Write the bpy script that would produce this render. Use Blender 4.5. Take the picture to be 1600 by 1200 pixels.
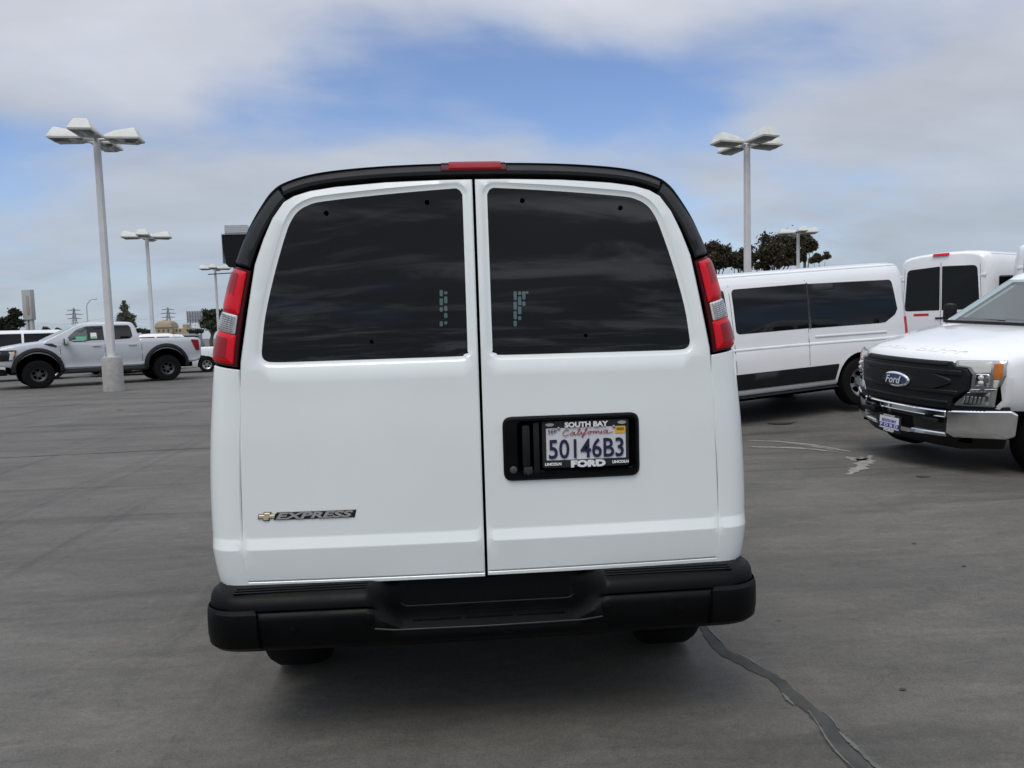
import bpy, bmesh, math, random
from math import sin, cos, pi, sqrt, radians as RAD, atan2, acos
from mathutils import Vector, Matrix
from mathutils.geometry import delaunay_2d_cdt
from mathutils.bvhtree import BVHTree

# ------------------------------------------------------------------ scene, camera, sky, sun, exposure
sc = bpy.context.scene
for o in list(bpy.data.objects): bpy.data.objects.remove(o)
col = sc.collection
sc.render.resolution_x, sc.render.resolution_y = 1024, 768
CAM_LOC = Vector((-0.066, -2.635, 1.5))
def camera_axes(yaw, pitch, roll):
    fw = Vector((sin(yaw)*cos(pitch), cos(yaw)*cos(pitch), -sin(pitch)))
    rt = Vector((cos(yaw), -sin(yaw), 0)); up = rt.cross(fw)
    c, n = cos(roll), sin(roll)
    return c*rt-n*up, n*rt+c*up, fw
CR, CU, CF = camera_axes(RAD(3.83), RAD(4.26), RAD(1.65))
cam = bpy.data.objects.new('camera', bpy.data.cameras.new('camera')); col.objects.link(cam)
cam.data.sensor_width = 36; cam.data.lens = 36*1150/1600; cam.data.clip_start = .05; cam.data.clip_end = 5000
M = Matrix((CR, CU, -CF)).transposed().to_4x4(); M.translation = CAM_LOC
cam.matrix_world = M
sc.camera = cam
sc.view_settings.view_transform = 'Standard'; sc.view_settings.look = 'None'
sc.view_settings.exposure = 0.0; sc.view_settings.gamma = 1; sc.view_settings.use_curve_mapping = False
try:
    sc.cycles.max_bounces = 8; sc.cycles.transparent_max_bounces = 12; sc.cycles.caustics_reflective = False; sc.cycles.caustics_refractive = False
except Exception: pass

SUN_EL, SUN_AZ = RAD(60), RAD(205)          # azimuth clockwise from +y
world = bpy.data.worlds.new('World'); sc.world = world; world.use_nodes = True
def build_sky():
    nt = world.node_tree; N = nt.nodes; L = nt.links
    for n in list(N): N.remove(n)
    out = N.new('ShaderNodeOutputWorld'); bg = N.new('ShaderNodeBackground'); bg.inputs[1].default_value = 0.10
    sky = N.new('ShaderNodeTexSky'); sky.sky_type = 'NISHITA'; sky.sun_disc = False
    sky.sun_elevation = SUN_EL; sky.sun_rotation = SUN_AZ; sky.air_density = 1.0; sky.dust_density = 1.0; sky.ozone_density = 2.0
    tc = N.new('ShaderNodeTexCoord')
    def math_(op, a, b=None, clamp=False):
        m = N.new('ShaderNodeMath'); m.operation = op; m.use_clamp = clamp
        for i, v in enumerate((a, b)):
            if v is None: continue
            if isinstance(v, (int, float)): m.inputs[i].default_value = v
            else: L.new(v, m.inputs[i])
        return m.outputs[0]
    sep = N.new('ShaderNodeSeparateXYZ'); L.new(tc.outputs['Generated'], sep.inputs[0])
    zc = math_('MAXIMUM', sep.outputs[2], 0.0)
    den = math_('ADD', zc, 0.22)
    u = math_('DIVIDE', sep.outputs[0], den); v = math_('DIVIDE', sep.outputs[1], den)
    cmb = N.new('ShaderNodeCombineXYZ'); L.new(u, cmb.inputs[0]); L.new(v, cmb.inputs[1])
    def noise(scale, detail, rough, off, dist=0.0, sx=1.0, sy=1.0):
        mp = N.new('ShaderNodeMapping'); mp.inputs['Location'].default_value = off; mp.inputs['Scale'].default_value = (sx, sy, 1)
        L.new(cmb.outputs[0], mp.inputs[0])
        n = N.new('ShaderNodeTexNoise'); n.inputs['Scale'].default_value = scale; n.inputs['Detail'].default_value = detail
        n.inputs['Roughness'].default_value = rough; n.inputs['Distortion'].default_value = dist
        L.new(mp.outputs[0], n.inputs['Vector']); return n.outputs['Fac']
    big = noise(0.85, 5, 0.45, SKY_OFF, 0.25, 1.0, 1.25)
    fine = noise(2.6, 6, 0.52, (3.1, 7.7, 0), 0.3, 1.0, 1.6)
    s = math_('ADD', math_('MULTIPLY', big, 0.8), math_('MULTIPLY', fine, 0.2))
    # thin high layer opens where the two noises are low
    gap = math_('ADD', 0.0, 0.0)
    for (gu, gv, ru, rv, amp) in SKY_GAPS:
        a = math_('DIVIDE', math_('SUBTRACT', u, gu), ru); b = math_('DIVIDE', math_('SUBTRACT', v, gv), rv)
        d2 = math_('ADD', math_('MULTIPLY', a, a), math_('MULTIPLY', b, b))
        gap = math_('ADD', gap, math_('MULTIPLY', math_('POWER', 2.718, math_('MULTIPLY', d2, -1.0)), amp))
    s = math_('SUBTRACT', s, gap)
    ramp = N.new('ShaderNodeMapRange'); ramp.interpolation_type = 'SMOOTHSTEP'
    L.new(s, ramp.inputs[0]); ramp.inputs[1].default_value = 0.29; ramp.inputs[2].default_value = 0.52
    # far layer: everything thickens to haze near the horizon
    haze = N.new('ShaderNodeMapRange'); haze.interpolation_type = 'SMOOTHSTEP'; L.new(zc, haze.inputs[0])
    haze.inputs[1].default_value = 0.22; haze.inputs[2].default_value = 0.02; haze.inputs[3].default_value = 0.0; haze.inputs[4].default_value = 0.75
    mask = math_('MAXIMUM', math_('MULTIPLY', ramp.outputs[0], 0.95), haze.outputs[0])
    # overcast luminance: brighter towards the zenith; shading inside the deck of cloud from a softer noise
    shade = noise(1.5, 6, 0.55, (11.3, -4.2, 0), 0.2, 1.0, 1.5)
    sh = N.new('ShaderNodeMapRange'); L.new(shade, sh.inputs[0]); sh.inputs[1].default_value = 0.3; sh.inputs[2].default_value = 0.7
    sh.inputs[3].default_value = 0.90; sh.inputs[4].default_value = 1.14
    lum = math_('MULTIPLY', math_('ADD', 5.0, math_('ADD', math_('MULTIPLY', zc, 1.0), math_('MULTIPLY', math_('MULTIPLY', zc, zc), 7.8))), sh.outputs[0])
    # the part of the sky the dark windows mirror is broken: dull cloud with bright rifts
    rift = noise(2.3, 7, 0.6, (-5.3, 2.9, 0), 0.6, 0.8, 2.2)
    rf = N.new('ShaderNodeMapRange'); rf.interpolation_type = 'SMOOTHSTEP'; L.new(rift, rf.inputs[0]); rf.inputs[1].default_value = 0.46; rf.inputs[2].default_value = 0.70
    rf.inputs[3].default_value = 0.70; rf.inputs[4].default_value = 2.1
    side = N.new('ShaderNodeMapRange'); side.interpolation_type = 'SMOOTHSTEP'; L.new(sep.outputs[1], side.inputs[0]); side.inputs[1].default_value = 0.15; side.inputs[2].default_value = -0.45
    lum = math_('MULTIPLY', lum, math_('ADD', 1.0, math_('MULTIPLY', side.outputs[0], math_('SUBTRACT', rf.outputs[0], 1.0))))
    cc = N.new('ShaderNodeMix'); cc.data_type = 'RGBA'; cc.inputs[6].default_value = (0.82, 0.96, 1.14, 1); cc.inputs[7].default_value = (0.95, 0.995, 1.10, 1)
    hz = N.new('ShaderNodeMapRange'); L.new(zc, hz.inputs[0]); hz.inputs[1].default_value = 0.0; hz.inputs[2].default_value = 0.3
    L.new(hz.outputs[0], cc.inputs[0])
    vm = N.new('ShaderNodeVectorMath'); vm.operation = 'SCALE'; L.new(cc.outputs[2], vm.inputs[0]); L.new(lum, vm.inputs['Scale'])
    mix = N.new('ShaderNodeMix'); mix.data_type = 'RGBA'; L.new(mask, mix.inputs[0])
    sk = N.new('ShaderNodeVectorMath'); sk.operation = 'MULTIPLY'; L.new(sky.outputs[0], sk.inputs[0]); sk.inputs[1].default_value = SKY_TINT
    L.new(sk.outputs[0], mix.inputs[6]); L.new(vm.outputs[0], mix.inputs[7])
    L.new(mix.outputs[2], bg.inputs[0]); L.new(bg.outputs[0], out.inputs[0])
SKY_OFF = (2.35, 0.6, 0)
SKY_GAPS = [(-0.05, 1.9, 0.80, 0.34, 0.17), (-1.3, 1.95, 0.5, 0.32, 0.15), (0.68, 1.62, 0.32, 0.2, 0.10)]
SKY_TINT = (1.30, 1.34, 1.52)
build_sky()
sun = bpy.data.objects.new('sun', bpy.data.lights.new('sun', 'SUN')); col.objects.link(sun)
sun.data.energy = 1.5; sun.data.angle = RAD(30); sun.data.color = (1.0, 0.94, 0.84)
sd = Vector((sin(SUN_AZ)*cos(SUN_EL), cos(SUN_AZ)*cos(SUN_EL), sin(SUN_EL)))
sun.rotation_euler = sd.to_track_quat('Z', 'Y').to_euler(); sun.location = sd*50

# ------------------------------------------------------------------ helpers
random.seed(7)
def tag(o, label=None, cat=None, group=None, kind=None):
    if label: o['label'] = label
    if cat: o['category'] = cat
    if group: o['group'] = group
    if kind: o['kind'] = kind
    return o
def thing(name, label, cat, loc=(0,0,0), rz=0, group=None, rx=0, ry=0, scale=1):
    o = bpy.data.objects.new(name, None); col.objects.link(o); o.empty_display_size = .2
    o.location = loc; o.rotation_euler = (rx, ry, rz); o.scale = (scale,)*3
    return tag(o, label, cat, group)
def link_mesh(name, me, parent=None, mat=None, angle=35):
    if mat is not None and not me.materials: me.materials.append(MAT[mat] if isinstance(mat, str) else mat)
    if angle is not None and len(me.polygons):
        me.polygons.foreach_set('use_smooth', [True]*len(me.polygons))
        me.set_sharp_from_angle(angle=RAD(angle))
    o = bpy.data.objects.new(name, me); col.objects.link(o)
    if parent: o.parent = parent
    return o
class MB:
    def __init__(s): s.v = []; s.f = []
    def add(s, vs, fs):
        b = len(s.v); s.v += [tuple(p) for p in vs]; s.f += [tuple(b+i for i in f) for f in fs]; return s
    def box(s, c, d, rz=0, bev=0):
        x, y, z = d[0]/2, d[1]/2, d[2]/2; c0, s0 = cos(rz), sin(rz)
        if bev > 0:
            bm = bmesh.new(); bmesh.ops.create_cube(bm, size=1)
            for v in bm.verts: v.co = Vector((v.co.x*d[0], v.co.y*d[1], v.co.z*d[2]))
            bmesh.ops.bevel(bm, geom=list(bm.edges), offset=min(bev, .49*min(d)), segments=2, affect='EDGES', profile=.6)
            bm.verts.index_update()
            vs = [v.co.copy() for v in bm.verts]; fs = [[v.index for v in f.verts] for f in bm.faces]; bm.free()
        else:
            vs = [Vector((a*x, b*y, e*z)) for a in (-1,1) for b in (-1,1) for e in (-1,1)]
            fs = [(0,1,3,2),(4,6,7,5),(0,4,5,1),(2,3,7,6),(0,2,6,4),(1,5,7,3)]
        return s.add([(c[0]+p.x*c0-p.y*s0, c[1]+p.x*s0+p.y*c0, c[2]+p.z) for p in vs], fs)
    def tube(s, pts, r, n=8, cap=True):
        pts = [Vector(p) for p in pts]; rs = r if isinstance(r, (list, tuple)) else [r]*len(pts)
        rings = []
        for i, p in enumerate(pts):
            d = (pts[min(i+1, len(pts)-1)]-pts[max(i-1, 0)]).normalized()
            a = d.orthogonal().normalized() if i == 0 else (pa - d*pa.dot(d)).normalized()
            pa = a; b = d.cross(a)
            rings.append([p+(a*cos(2*pi*k/n)+b*sin(2*pi*k/n))*rs[i] for k in range(n)])
        return s.loft(rings, True, cap)
    def loft(s, rings, closed=True, cap=True):
        n = len(rings[0]); vs = [p for r in rings for p in r]; fs = []
        for i in range(len(rings)-1):
            for k in range(n if closed else n-1):
                k2 = (k+1) % n
                fs.append((i*n+k, i*n+k2, (i+1)*n+k2, (i+1)*n+k))
        if cap: fs.append(tuple(range(n))[::-1]); fs.append(tuple((len(rings)-1)*n+k for k in range(n)))
        return s.add(vs, fs)
    def lathe(s, prof, c=(0,0,0), axis='z', n=24, cap=False):
        rings = []
        for (r, h) in prof:
            ring = []
            for k in range(n):
                a = 2*pi*k/n
                p = {'z': (r*cos(a), r*sin(a), h), 'y': (r*cos(a), h, r*sin(a)), 'x': (h, r*cos(a), r*sin(a))}[axis]
                ring.append((p[0]+c[0], p[1]+c[1], p[2]+c[2]))
            rings.append(ring)
        return s.loft(rings, True, cap)
    def mesh(s, name='m'):
        me = bpy.data.meshes.new(name); me.from_pydata(s.v, [], s.f); me.validate(); return me
    def build(s, name, mat, parent=None, angle=35, fix=True):
        me = s.mesh(name)
        if fix:
            bm = bmesh.new(); bm.from_mesh(me); bmesh.ops.recalc_face_normals(bm, faces=bm.faces); bm.to_mesh(me); bm.free()
        return link_mesh(name, me, parent, mat, angle)
def copy_tree(o, parent=None):
    c = o.copy(); col.objects.link(c)
    if parent: c.parent = parent
    for ch in [q for q in bpy.data.objects if q.parent == o]: copy_tree(ch, c)
    return c
# 2-D polygon tools
def area(p): return .5*sum(p[i][0]*p[(i+1)%len(p)][1]-p[(i+1)%len(p)][0]*p[i][1] for i in range(len(p)))
def ccw(p): return list(p) if area(p) > 0 else list(p)[::-1]
def resample(p, step):
    o = []
    for i in range(len(p)):
        a, b = p[i], p[(i+1) % len(p)]; d = math.hypot(b[0]-a[0], b[1]-a[1]); k = max(1, int(math.ceil(d/step)))
        for j in range(k): o.append((a[0]+(b[0]-a[0])*j/k, a[1]+(b[1]-a[1])*j/k))
    return o
def offset(p, d):                      # ccw polygon, d > 0 inwards
    n = len(p); o = []
    for i in range(n):
        a, b, c = p[i-1], p[i], p[(i+1) % n]
        def nm(q, r):
            x, y = r[0]-q[0], r[1]-q[1]; l = math.hypot(x, y) or 1e-9; return (-y/l, x/l)
        n1, n2 = nm(a, b), nm(b, c); mx, my = n1[0]+n2[0], n1[1]+n2[1]; l = mx*mx+my*my
        k = 2/max(l, .8)
        o.append((b[0]+mx*k*d, b[1]+my*k*d))
    return o
def fillet(p, r, n=6):                 # r: one radius or one for each corner
    p = list(p); o = []; N = len(p)
    for i in range(N):
        a, b, c = Vector(p[i-1]), Vector(p[i]), Vector(p[(i+1) % N]); rr = r[i] if isinstance(r, (list, tuple)) else r
        if rr <= 0: o.append(tuple(b)); continue
        u, v = (a-b), (c-b); lu, lv = u.length, v.length; u.normalize(); v.normalize()
        ang = acos(max(-1, min(1, u.dot(v))))
        if ang > pi-.06: o.append(tuple(b)); continue
        t = min(rr/math.tan(ang/2), .48*lu, .48*lv)
        p0, p1 = b+u*t, b+v*t
        for k in range(n+1):
            s = k/n; o.append(tuple((1-s)**2*p0+2*s*(1-s)*b+s*s*p1))
    return o
def rect(x0, y0, x1, y1, r=0, n=5): return fillet([(x0,y0),(x1,y0),(x1,y1),(x0,y1)], r, n) if r else [(x0,y0),(x1,y0),(x1,y1),(x0,y1)]
def smooth_closed(p, k=5, closed=True):
    o = []; n = len(p)
    for i in range(n if closed else n-1):
        g = (lambda j: p[j % n]) if closed else (lambda j: p[max(0, min(n-1, j))])
        p0, p1, p2, p3 = [Vector(g(i+j)) for j in (-1, 0, 1, 2)]
        for s in range(k):
            t = s/k
            o.append(tuple(.5*((2*p1)+(p2-p0)*t+(2*p0-5*p1+4*p2-p3)*t*t+(-p0+3*p1-3*p2+p3)*t**3)))
    if not closed: o.append(tuple(p[-1]))
    return o
def inside(p, x, y):
    c = False; n = len(p); j = n-1
    for i in range(n):
        xi, yi = p[i]; xj, yj = p[j]
        if (yi > y) != (yj > y) and x < (xj-xi)*(y-yi)/(yj-yi)+xi: c = not c
        j = i
    return c
def dist_poly(p, x, y, closed=True):
    m = 1e9; n = len(p)
    for i in range(n if closed else n-1):
        ax, ay = p[i]; bx, by = p[(i+1) % n]; dx, dy = bx-ax, by-ay; l = dx*dx+dy*dy or 1e-12
        t = max(0, min(1, ((x-ax)*dx+(y-ay)*dy)/l)); m = min(m, math.hypot(ax+dx*t-x, ay+dy*t-y))
    return m
def panel(name, poly, surf, out, parent, mat, holes=(), t=.015, r=.004, grid=.08, lift=0.0, angle=40, bulge=0.0, rows=()):
    """a sheet cut to poly on a surface, its edge rolled over by r and returned inwards by t.
    holes: (poly, lip width, lip depth)."""
    poly = resample(ccw(poly), grid); o1 = offset(poly, r)
    pts = [Vector(p) for p in o1]; edges = [(i, (i+1) % len(o1)) for i in range(len(o1))]; loops = [(0, len(o1))]
    hls = []
    for h in holes:
        hp = resample(ccw(h[0]), grid*.7); b = len(pts); pts += [Vector(p) for p in hp]
        edges += [(b+i, b+(i+1) % len(hp)) for i in range(len(hp))]; hls.append((hp, b, h[1], h[2]))
    xs = [p[0] for p in o1]; ys = [p[1] for p in o1]; x0, x1, y0, y1 = min(xs), max(xs), min(ys), max(ys)
    nx, ny = int((x1-x0)/grid)+1, int((y1-y0)/grid)+1
    for i in range(1, nx):
        for j in range(1, ny):
            x, y = x0+(x1-x0)*i/nx, y0+(y1-y0)*j/ny
            if not inside(o1, x, y) or dist_poly(o1, x, y) < grid*.4: continue
            if any(inside(h[0], x, y) or dist_poly(h[0], x, y) < grid*.4 for h in hls): continue
            pts.append(Vector((x, y)))
    for y in rows:
        for i in range(1, 2*nx):
            x = x0+(x1-x0)*i/(2*nx)
            if inside(o1, x, y) and dist_poly(o1, x, y) > .004 and not any(inside(h[0], x, y) or dist_poly(h[0], x, y) < .004 for h in hls): pts.append(Vector((x, y)))
    V, Ed, F, ov, oe, of = delaunay_2d_cdt(pts, edges, [], 0, 1e-7)
    imap = {}
    for k, l in enumerate(ov):
        for a in l: imap[a] = k
    e = 1e-3
    def pn(u, v):
        p = surf(u, v); a = surf(u+e, v)-surf(u-e, v); b = surf(u, v+e)-surf(u, v-e); n = a.cross(b)
        n = n.normalized() if n.length > 1e-12 else Vector(out)
        if n.dot(Vector(out)) < 0: n = -n
        return p, n
    vs = []; fs = []
    for v in V:
        p, n = pn(v.x, v.y); k = lift
        if bulge: k += bulge*(1-math.exp(-dist_poly(o1, v.x, v.y)/ (abs(bulge)*4)))
        vs.append(p+n*k)
    for f in F:
        cx = sum(V[i].x for i in f)/len(f); cy = sum(V[i].y for i in f)/len(f)
        if inside(o1, cx, cy) and not any(inside(h[0], cx, cy) for h in hls): fs.append(tuple(f))
    def ring(base, n, polys):          # polys: (2-D loop, depth)
        prev = [imap[base+i] for i in range(n)]
        for lp, dep in polys:
            cur = []
            for q in lp:
                p, nn = pn(q[0], q[1]); cur.append(len(vs)); vs.append(p+nn*(lift-dep))
            for i in range(n): fs.append((prev[i], prev[(i+1) % n], cur[(i+1) % n], cur[i]))
            prev = cur
    ring(0, len(o1), [(poly, r), (poly, t)])
    for hp, b, w, d in hls:
        if w > 0:
            inn = offset(hp, w); mid = offset(hp, w*.12)
            ring(b, len(hp), [(mid, d*.25), (offset(hp, w*.8), d*.95), (inn, d), (inn, d+.012)])
        else: ring(b, len(hp), [(hp, d)])
    me = bpy.data.meshes.new(name); me.from_pydata([tuple(p) for p in vs], [], fs); me.validate()
    bm = bmesh.new(); bm.from_mesh(me); bmesh.ops.remove_doubles(bm, verts=bm.verts, dist=1e-5); bmesh.ops.recalc_face_normals(bm, faces=bm.faces)
    bm.faces.ensure_lookup_table()
    s = sum(f.normal.dot(Vector(out))*f.calc_area() for f in bm.faces)
    if s < 0: bmesh.ops.reverse_faces(bm, faces=bm.faces)
    bm.to_mesh(me); bm.free()
    return link_mesh(name, me, parent, mat, angle)
def text_mesh(s, size, ext=.001, shear=0, sx=1, bold=0.0, align='CENTER'):
    c = bpy.data.curves.new('t', 'FONT'); c.body = s; c.size = size; c.extrude = ext; c.shear = shear; c.offset = bold
    c.align_x = align; c.align_y = 'CENTER'; c.resolution_u = 3
    o = bpy.data.objects.new('t', c); col.objects.link(o); bpy.context.view_layer.update()
    me = bpy.data.meshes.new_from_object(o.evaluated_get(bpy.context.evaluated_depsgraph_get()))
    bpy.data.objects.remove(o); bpy.data.curves.remove(c)
    for v in me.vertices: v.co.x *= sx
    return me
def put_text(name, s, size, mat, parent, fn, **kw):
    """fn maps the flat letter coordinates (x, y, lift) to the surface"""
    w = kw.pop('fit', None)
    me = text_mesh(s, size, **kw)
    if w:
        xs = [v.co.x for v in me.vertices]; k = w/(max(xs)-min(xs)); c = (max(xs)+min(xs))/2
        for v in me.vertices: v.co.x = (v.co.x-c)*k
    ys = [v.co.y for v in me.vertices]; cy = (max(ys)+min(ys))/2
    for v in me.vertices: v.co = fn(v.co.x, v.co.y-cy, v.co.z)
    return link_mesh(name, me, parent, mat, None)

class Body:
    def __init__(s, obj):
        me = obj.data; s.b = BVHTree.FromPolygons([v.co.copy() for v in me.vertices], [tuple(p.vertices) for p in me.polygons]); s.obj = obj
    def cast(s, o, d, fb):
        h = s.b.ray_cast(Vector(o), Vector(d)); return h[0] if h[0] is not None else Vector(fb)
    def side(s, sg, w=1.0): return lambda u, v: s.cast((u, sg*6, v), (0, -sg, 0), (u, sg*w, v))
    def front(s, sg, x=0): return lambda u, v: s.cast((sg*20, u, v), (-sg, 0, 0), (x, u, v))
    def top(s, z=1): return lambda u, v: s.cast((u, v, 9), (0, 0, -1), (u, v, z))
    def on_side(s, name, poly, sg, par, m, lift=.004, t=.012, r=.003, grid=.12, **k): return panel(name, poly, s.side(sg), (0, sg, 0), par, m, t=t, r=r, grid=grid, lift=lift, **k)
    def on_front(s, name, poly, sg, par, m, lift=.004, t=.012, r=.003, grid=.1, **k): return panel(name, poly, s.front(sg), (sg, 0, .3), par, m, t=t, r=r, grid=grid, lift=lift, **k)
    def on_top(s, name, poly, par, m, lift=.004, t=.012, r=.003, grid=.1, **k): return panel(name, poly, s.top(), (0, 0, 1), par, m, t=t, r=r, grid=grid, lift=lift, **k)
# ------------------------------------------------------------------ materials
MAT = {}
def mat(name, base, rough=.5, metal=0, coat=0, spec=.5, var=0, vscale=6, bump=0, bscale=80, trans=0, coat_r=.05, sheen=None):
    m = bpy.data.materials.new(name); m.use_nodes = True; nt = m.node_tree; N = nt.nodes; L = nt.links
    b = N['Principled BSDF']; b.inputs['Base Color'].default_value = (*base, 1); b.inputs['Roughness'].default_value = rough
    b.inputs['Metallic'].default_value = metal; b.inputs['Coat Weight'].default_value = coat; b.inputs['Coat Roughness'].default_value = coat_r
    b.inputs['Specular IOR Level'].default_value = spec
    if var or bump:
        tc = N.new('ShaderNodeTexCoord')
    if var:
        n = N.new('ShaderNodeTexNoise'); n.inputs['Scale'].default_value = vscale; n.inputs['Detail'].default_value = 6; n.inputs['Roughness'].default_value = .6
        L.new(tc.outputs['Object'], n.inputs['Vector'])
        mr = N.new('ShaderNodeMapRange'); mr.inputs[1].default_value = .3; mr.inputs[2].default_value = .7; mr.inputs[3].default_value = 1-var; mr.inputs[4].default_value = 1+var
        L.new(n.outputs['Fac'], mr.inputs[0])
        vm = N.new('ShaderNodeVectorMath'); vm.operation = 'SCALE'; vm.inputs[0].default_value = base; L.new(mr.outputs[0], vm.inputs['Scale'])
        L.new(vm.outputs[0], b.inputs['Base Color'])
        m2 = N.new('ShaderNodeMapRange'); m2.inputs[1].default_value = .3; m2.inputs[2].default_value = .7; m2.inputs[3].default_value = max(.02, rough-var*.5); m2.inputs[4].default_value = min(1, rough+var*.5)
        L.new(n.outputs['Fac'], m2.inputs[0]); L.new(m2.outputs[0], b.inputs['Roughness'])
    if bump:
        n2 = N.new('ShaderNodeTexNoise'); n2.inputs['Scale'].default_value = bscale; n2.inputs['Detail'].default_value = 3
        L.new(tc.outputs['Object'], n2.inputs['Vector'])
        bp = N.new('ShaderNodeBump'); bp.inputs['Strength'].default_value = bump; bp.inputs['Distance'].default_value = .002
        L.new(n2.outputs['Fac'], bp.inputs['Height']); L.new(bp.outputs[0], b.inputs['Normal'])
    MAT[name] = m; return m
def glass_mat(name, tint, ior=1.5, rough=.0, fixed=None):
    m = bpy.data.materials.new(name); m.use_nodes = True; nt = m.node_tree; N = nt.nodes; L = nt.links
    N.remove(N['Principled BSDF']); o = N['Material Output']
    tr = N.new('ShaderNodeBsdfTransparent'); tr.inputs[0].default_value = (*tint, 1)
    gl = N.new('ShaderNodeBsdfGlossy'); gl.inputs['Roughness'].default_value = rough
    fr = N.new('ShaderNodeFresnel'); fr.inputs[0].default_value = ior
    mx = N.new('ShaderNodeMixShader'); (L.new(fr.outputs[0], mx.inputs[0]) if fixed is None else None); mx.inputs[0].default_value = fixed or 0; L.new(tr.outputs[0], mx.inputs[1]); L.new(gl.outputs[0], mx.inputs[2]); L.new(mx.outputs[0], o.inputs[0])
    MAT[name] = m; return m
mat('white_paint', (.79, .835, .83), .30, coat=.8, var=.028, vscale=1.6)
mat('fleet_white', (.80, .81, .82), .3, coat=.7, var=.015, vscale=2)
mat('silver_white', (.52, .545, .58), .3, coat=.8, var=.01)
mat('black_trim', (.008, .0085, .009), .48, spec=.3, var=.15, vscale=9, bump=.25, bscale=500)
mat('bumper_black', (.0012, .0014, .0017), .45, spec=.14, var=.2, vscale=7, bump=.3, bscale=420)
mat('rubber', (.007, .007, .007), .75, spec=.15, var=.3, vscale=30)
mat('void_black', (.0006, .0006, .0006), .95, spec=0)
mat('gloss_black', (.008, .008, .009), .12, coat=.5)
mat('dark_plastic', (.02, .021, .022), .45)
mat('tail_red', (.60, .002, .012), .3, spec=.25, coat=.12)
mat('brake_red', (.24, .002, .006), .4, spec=.1)
mat('tail_red_dark', (.26, .002, .010), .3, spec=.25, coat=.12)
mat('bezel_red', (.05, .002, .004), .35, spec=.2)
mat('lens_clear', (.62, .62, .60), .12, coat=.8, bump=.0)
mat('lens_amber', (.55, .16, .015), .2, coat=.6)
mat('chrome', (.82, .83, .84), .07, metal=1)
mat('chrome_dull', (.55, .55, .55), .25, metal=1)
mat('steel_dark', (.10, .10, .10), .5, metal=.6)
mat('gold', (.70, .60, .44), .35, metal=.5)
mat('badge_grey', (.42, .43, .44), .35, metal=.4)
mat('plate_white', (.62, .63, .66), .45, var=.04, vscale=20)
mat('ink_navy', (.008, .010, .05), .5)
mat('ink_red', (.35, .03, .05), .5)
mat('ink_black', (.01, .01, .012), .5)
mat('ink_white', (.75, .76, .78), .5)
mat('ink_blue', (.03, .05, .33), .5)
mat('sticker_yellow', (.72, .40, .03), .5)
mat('oval_blue', (.012, .03, .10), .2, coat=.8)
mat('reflector_red', (.55, .02, .02), .4)
mat('sticker_white', (.75, .75, .74), .6)
mat('sticker_green', (.10, .45, .25), .6)
mat('seat_grey', (.12, .12, .12), .8)
mat('cabin_pale', (.50, .58, .56), .7)
mat('galv', (.55, .56, .56), .45, metal=.15, var=.06, vscale=3)
mat('pole_paint', (.58, .58, .585), .5, var=.08, vscale=2.5)
mat('lamp_housing', (.60, .61, .58), .55, var=.10, vscale=5)
mat('lamp_glass', (.16, .17, .17), .15, coat=.5)
glass_mat('tint_glass', (.19, .25, .24), 1.5)
glass_mat('screen_clear', (.70, .80, .79), 1.5, fixed=.24)
glass_mat('windscreen', (.72, .80, .78), 1.5, fixed=.08)
mat('dark_glass', (.002, .0025, .003), .03, spec=.32)
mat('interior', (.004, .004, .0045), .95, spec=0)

# ------------------------------------------------------------------ the white van in front of the camera (rear doors at y = 0, nose towards +y)
HALF = smooth_closed([(.984,.585),(.995,.625),(1.004,.70),(1.008,.80),(1.006,.95),(.999,1.08),(.988,1.22),(.968,1.40),(.930,1.57),(.876,1.762),(.824,1.890),(.766,1.984),(.730,2.027),(.690,2.053),(.612,2.078),(.510,2.0945),(.350,2.107),(.170,2.1135),(0,2.1145)], 8, False)
HALF[-1] = (0.0, 2.1145)
HS = [0.0]
for _i in range(1, len(HALF)): HS.append(HS[-1]+math.hypot(HALF[_i][0]-HALF[_i-1][0], HALF[_i][1]-HALF[_i-1][1]))
STOT = HS[-1]
def prof(s):
    m = 1
    if s > STOT: s = 2*STOT-s; m = -1
    s = max(0, min(STOT, s)); lo, hi = 0, len(HS)-1
    while hi-lo > 1:
        k = (lo+hi)//2
        if HS[k] <= s: lo = k
        else: hi = k
    t = (s-HS[lo])/(HS[hi]-HS[lo]); a, b = HALF[lo], HALF[hi]
    return m*(a[0]+(b[0]-a[0])*t), a[1]+(b[1]-a[1])*t
def prof_n(s, e=.012):
    a, b = prof(max(0, s-e)), prof(min(2*STOT, s+e)); dx, dz = b[0]-a[0], b[1]-a[1]; l = math.hypot(dx, dz)
    nx, nz = -dz/l, dx/l; k = sstep(prof(s)[1], 1.0, 1.45); nz *= k; m_ = math.hypot(nx, nz)
    return nx/m_, nz/m_            # inward normal, level along the lower body
def s_at_z(z):
    i = next(i for i in range(1, len(HALF)) if HALF[i][1] >= z); a, b = HALF[i-1][1], HALF[i][1]
    return HS[i-1]+(HS[i]-HS[i-1])*(z-a)/(b-a)
def s_at_x(x):
    i = next(i for i in range(1, len(HALF)) if HALF[i][1] > 1.8 and HALF[i][0] <= x); a, b = HALF[i-1][0], HALF[i][0]
    return HS[i-1]+(HS[i]-HS[i-1])*(x-a)/(b-a)
RC = .10
def sstep(x, a, b):
    t = max(0, min(1, (x-a)/(b-a))); return t*t*(3-2*t)
def rear_base(x, z):
    y = .022*(abs(x)/.9)**2.2
    if z > 1.38: y += .075*((z-1.38)/.7)**1.35
    y += -.012*(1-max(0, min(1, (z-.736)/.040)))    # lower tuck line: the band below stands proud
    y += .014*max(0, min(1, (.736-z)/.136))          # and leans in again towards the hem
    y += .004*sstep(z, 1.12, 1.32)
    return y
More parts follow.
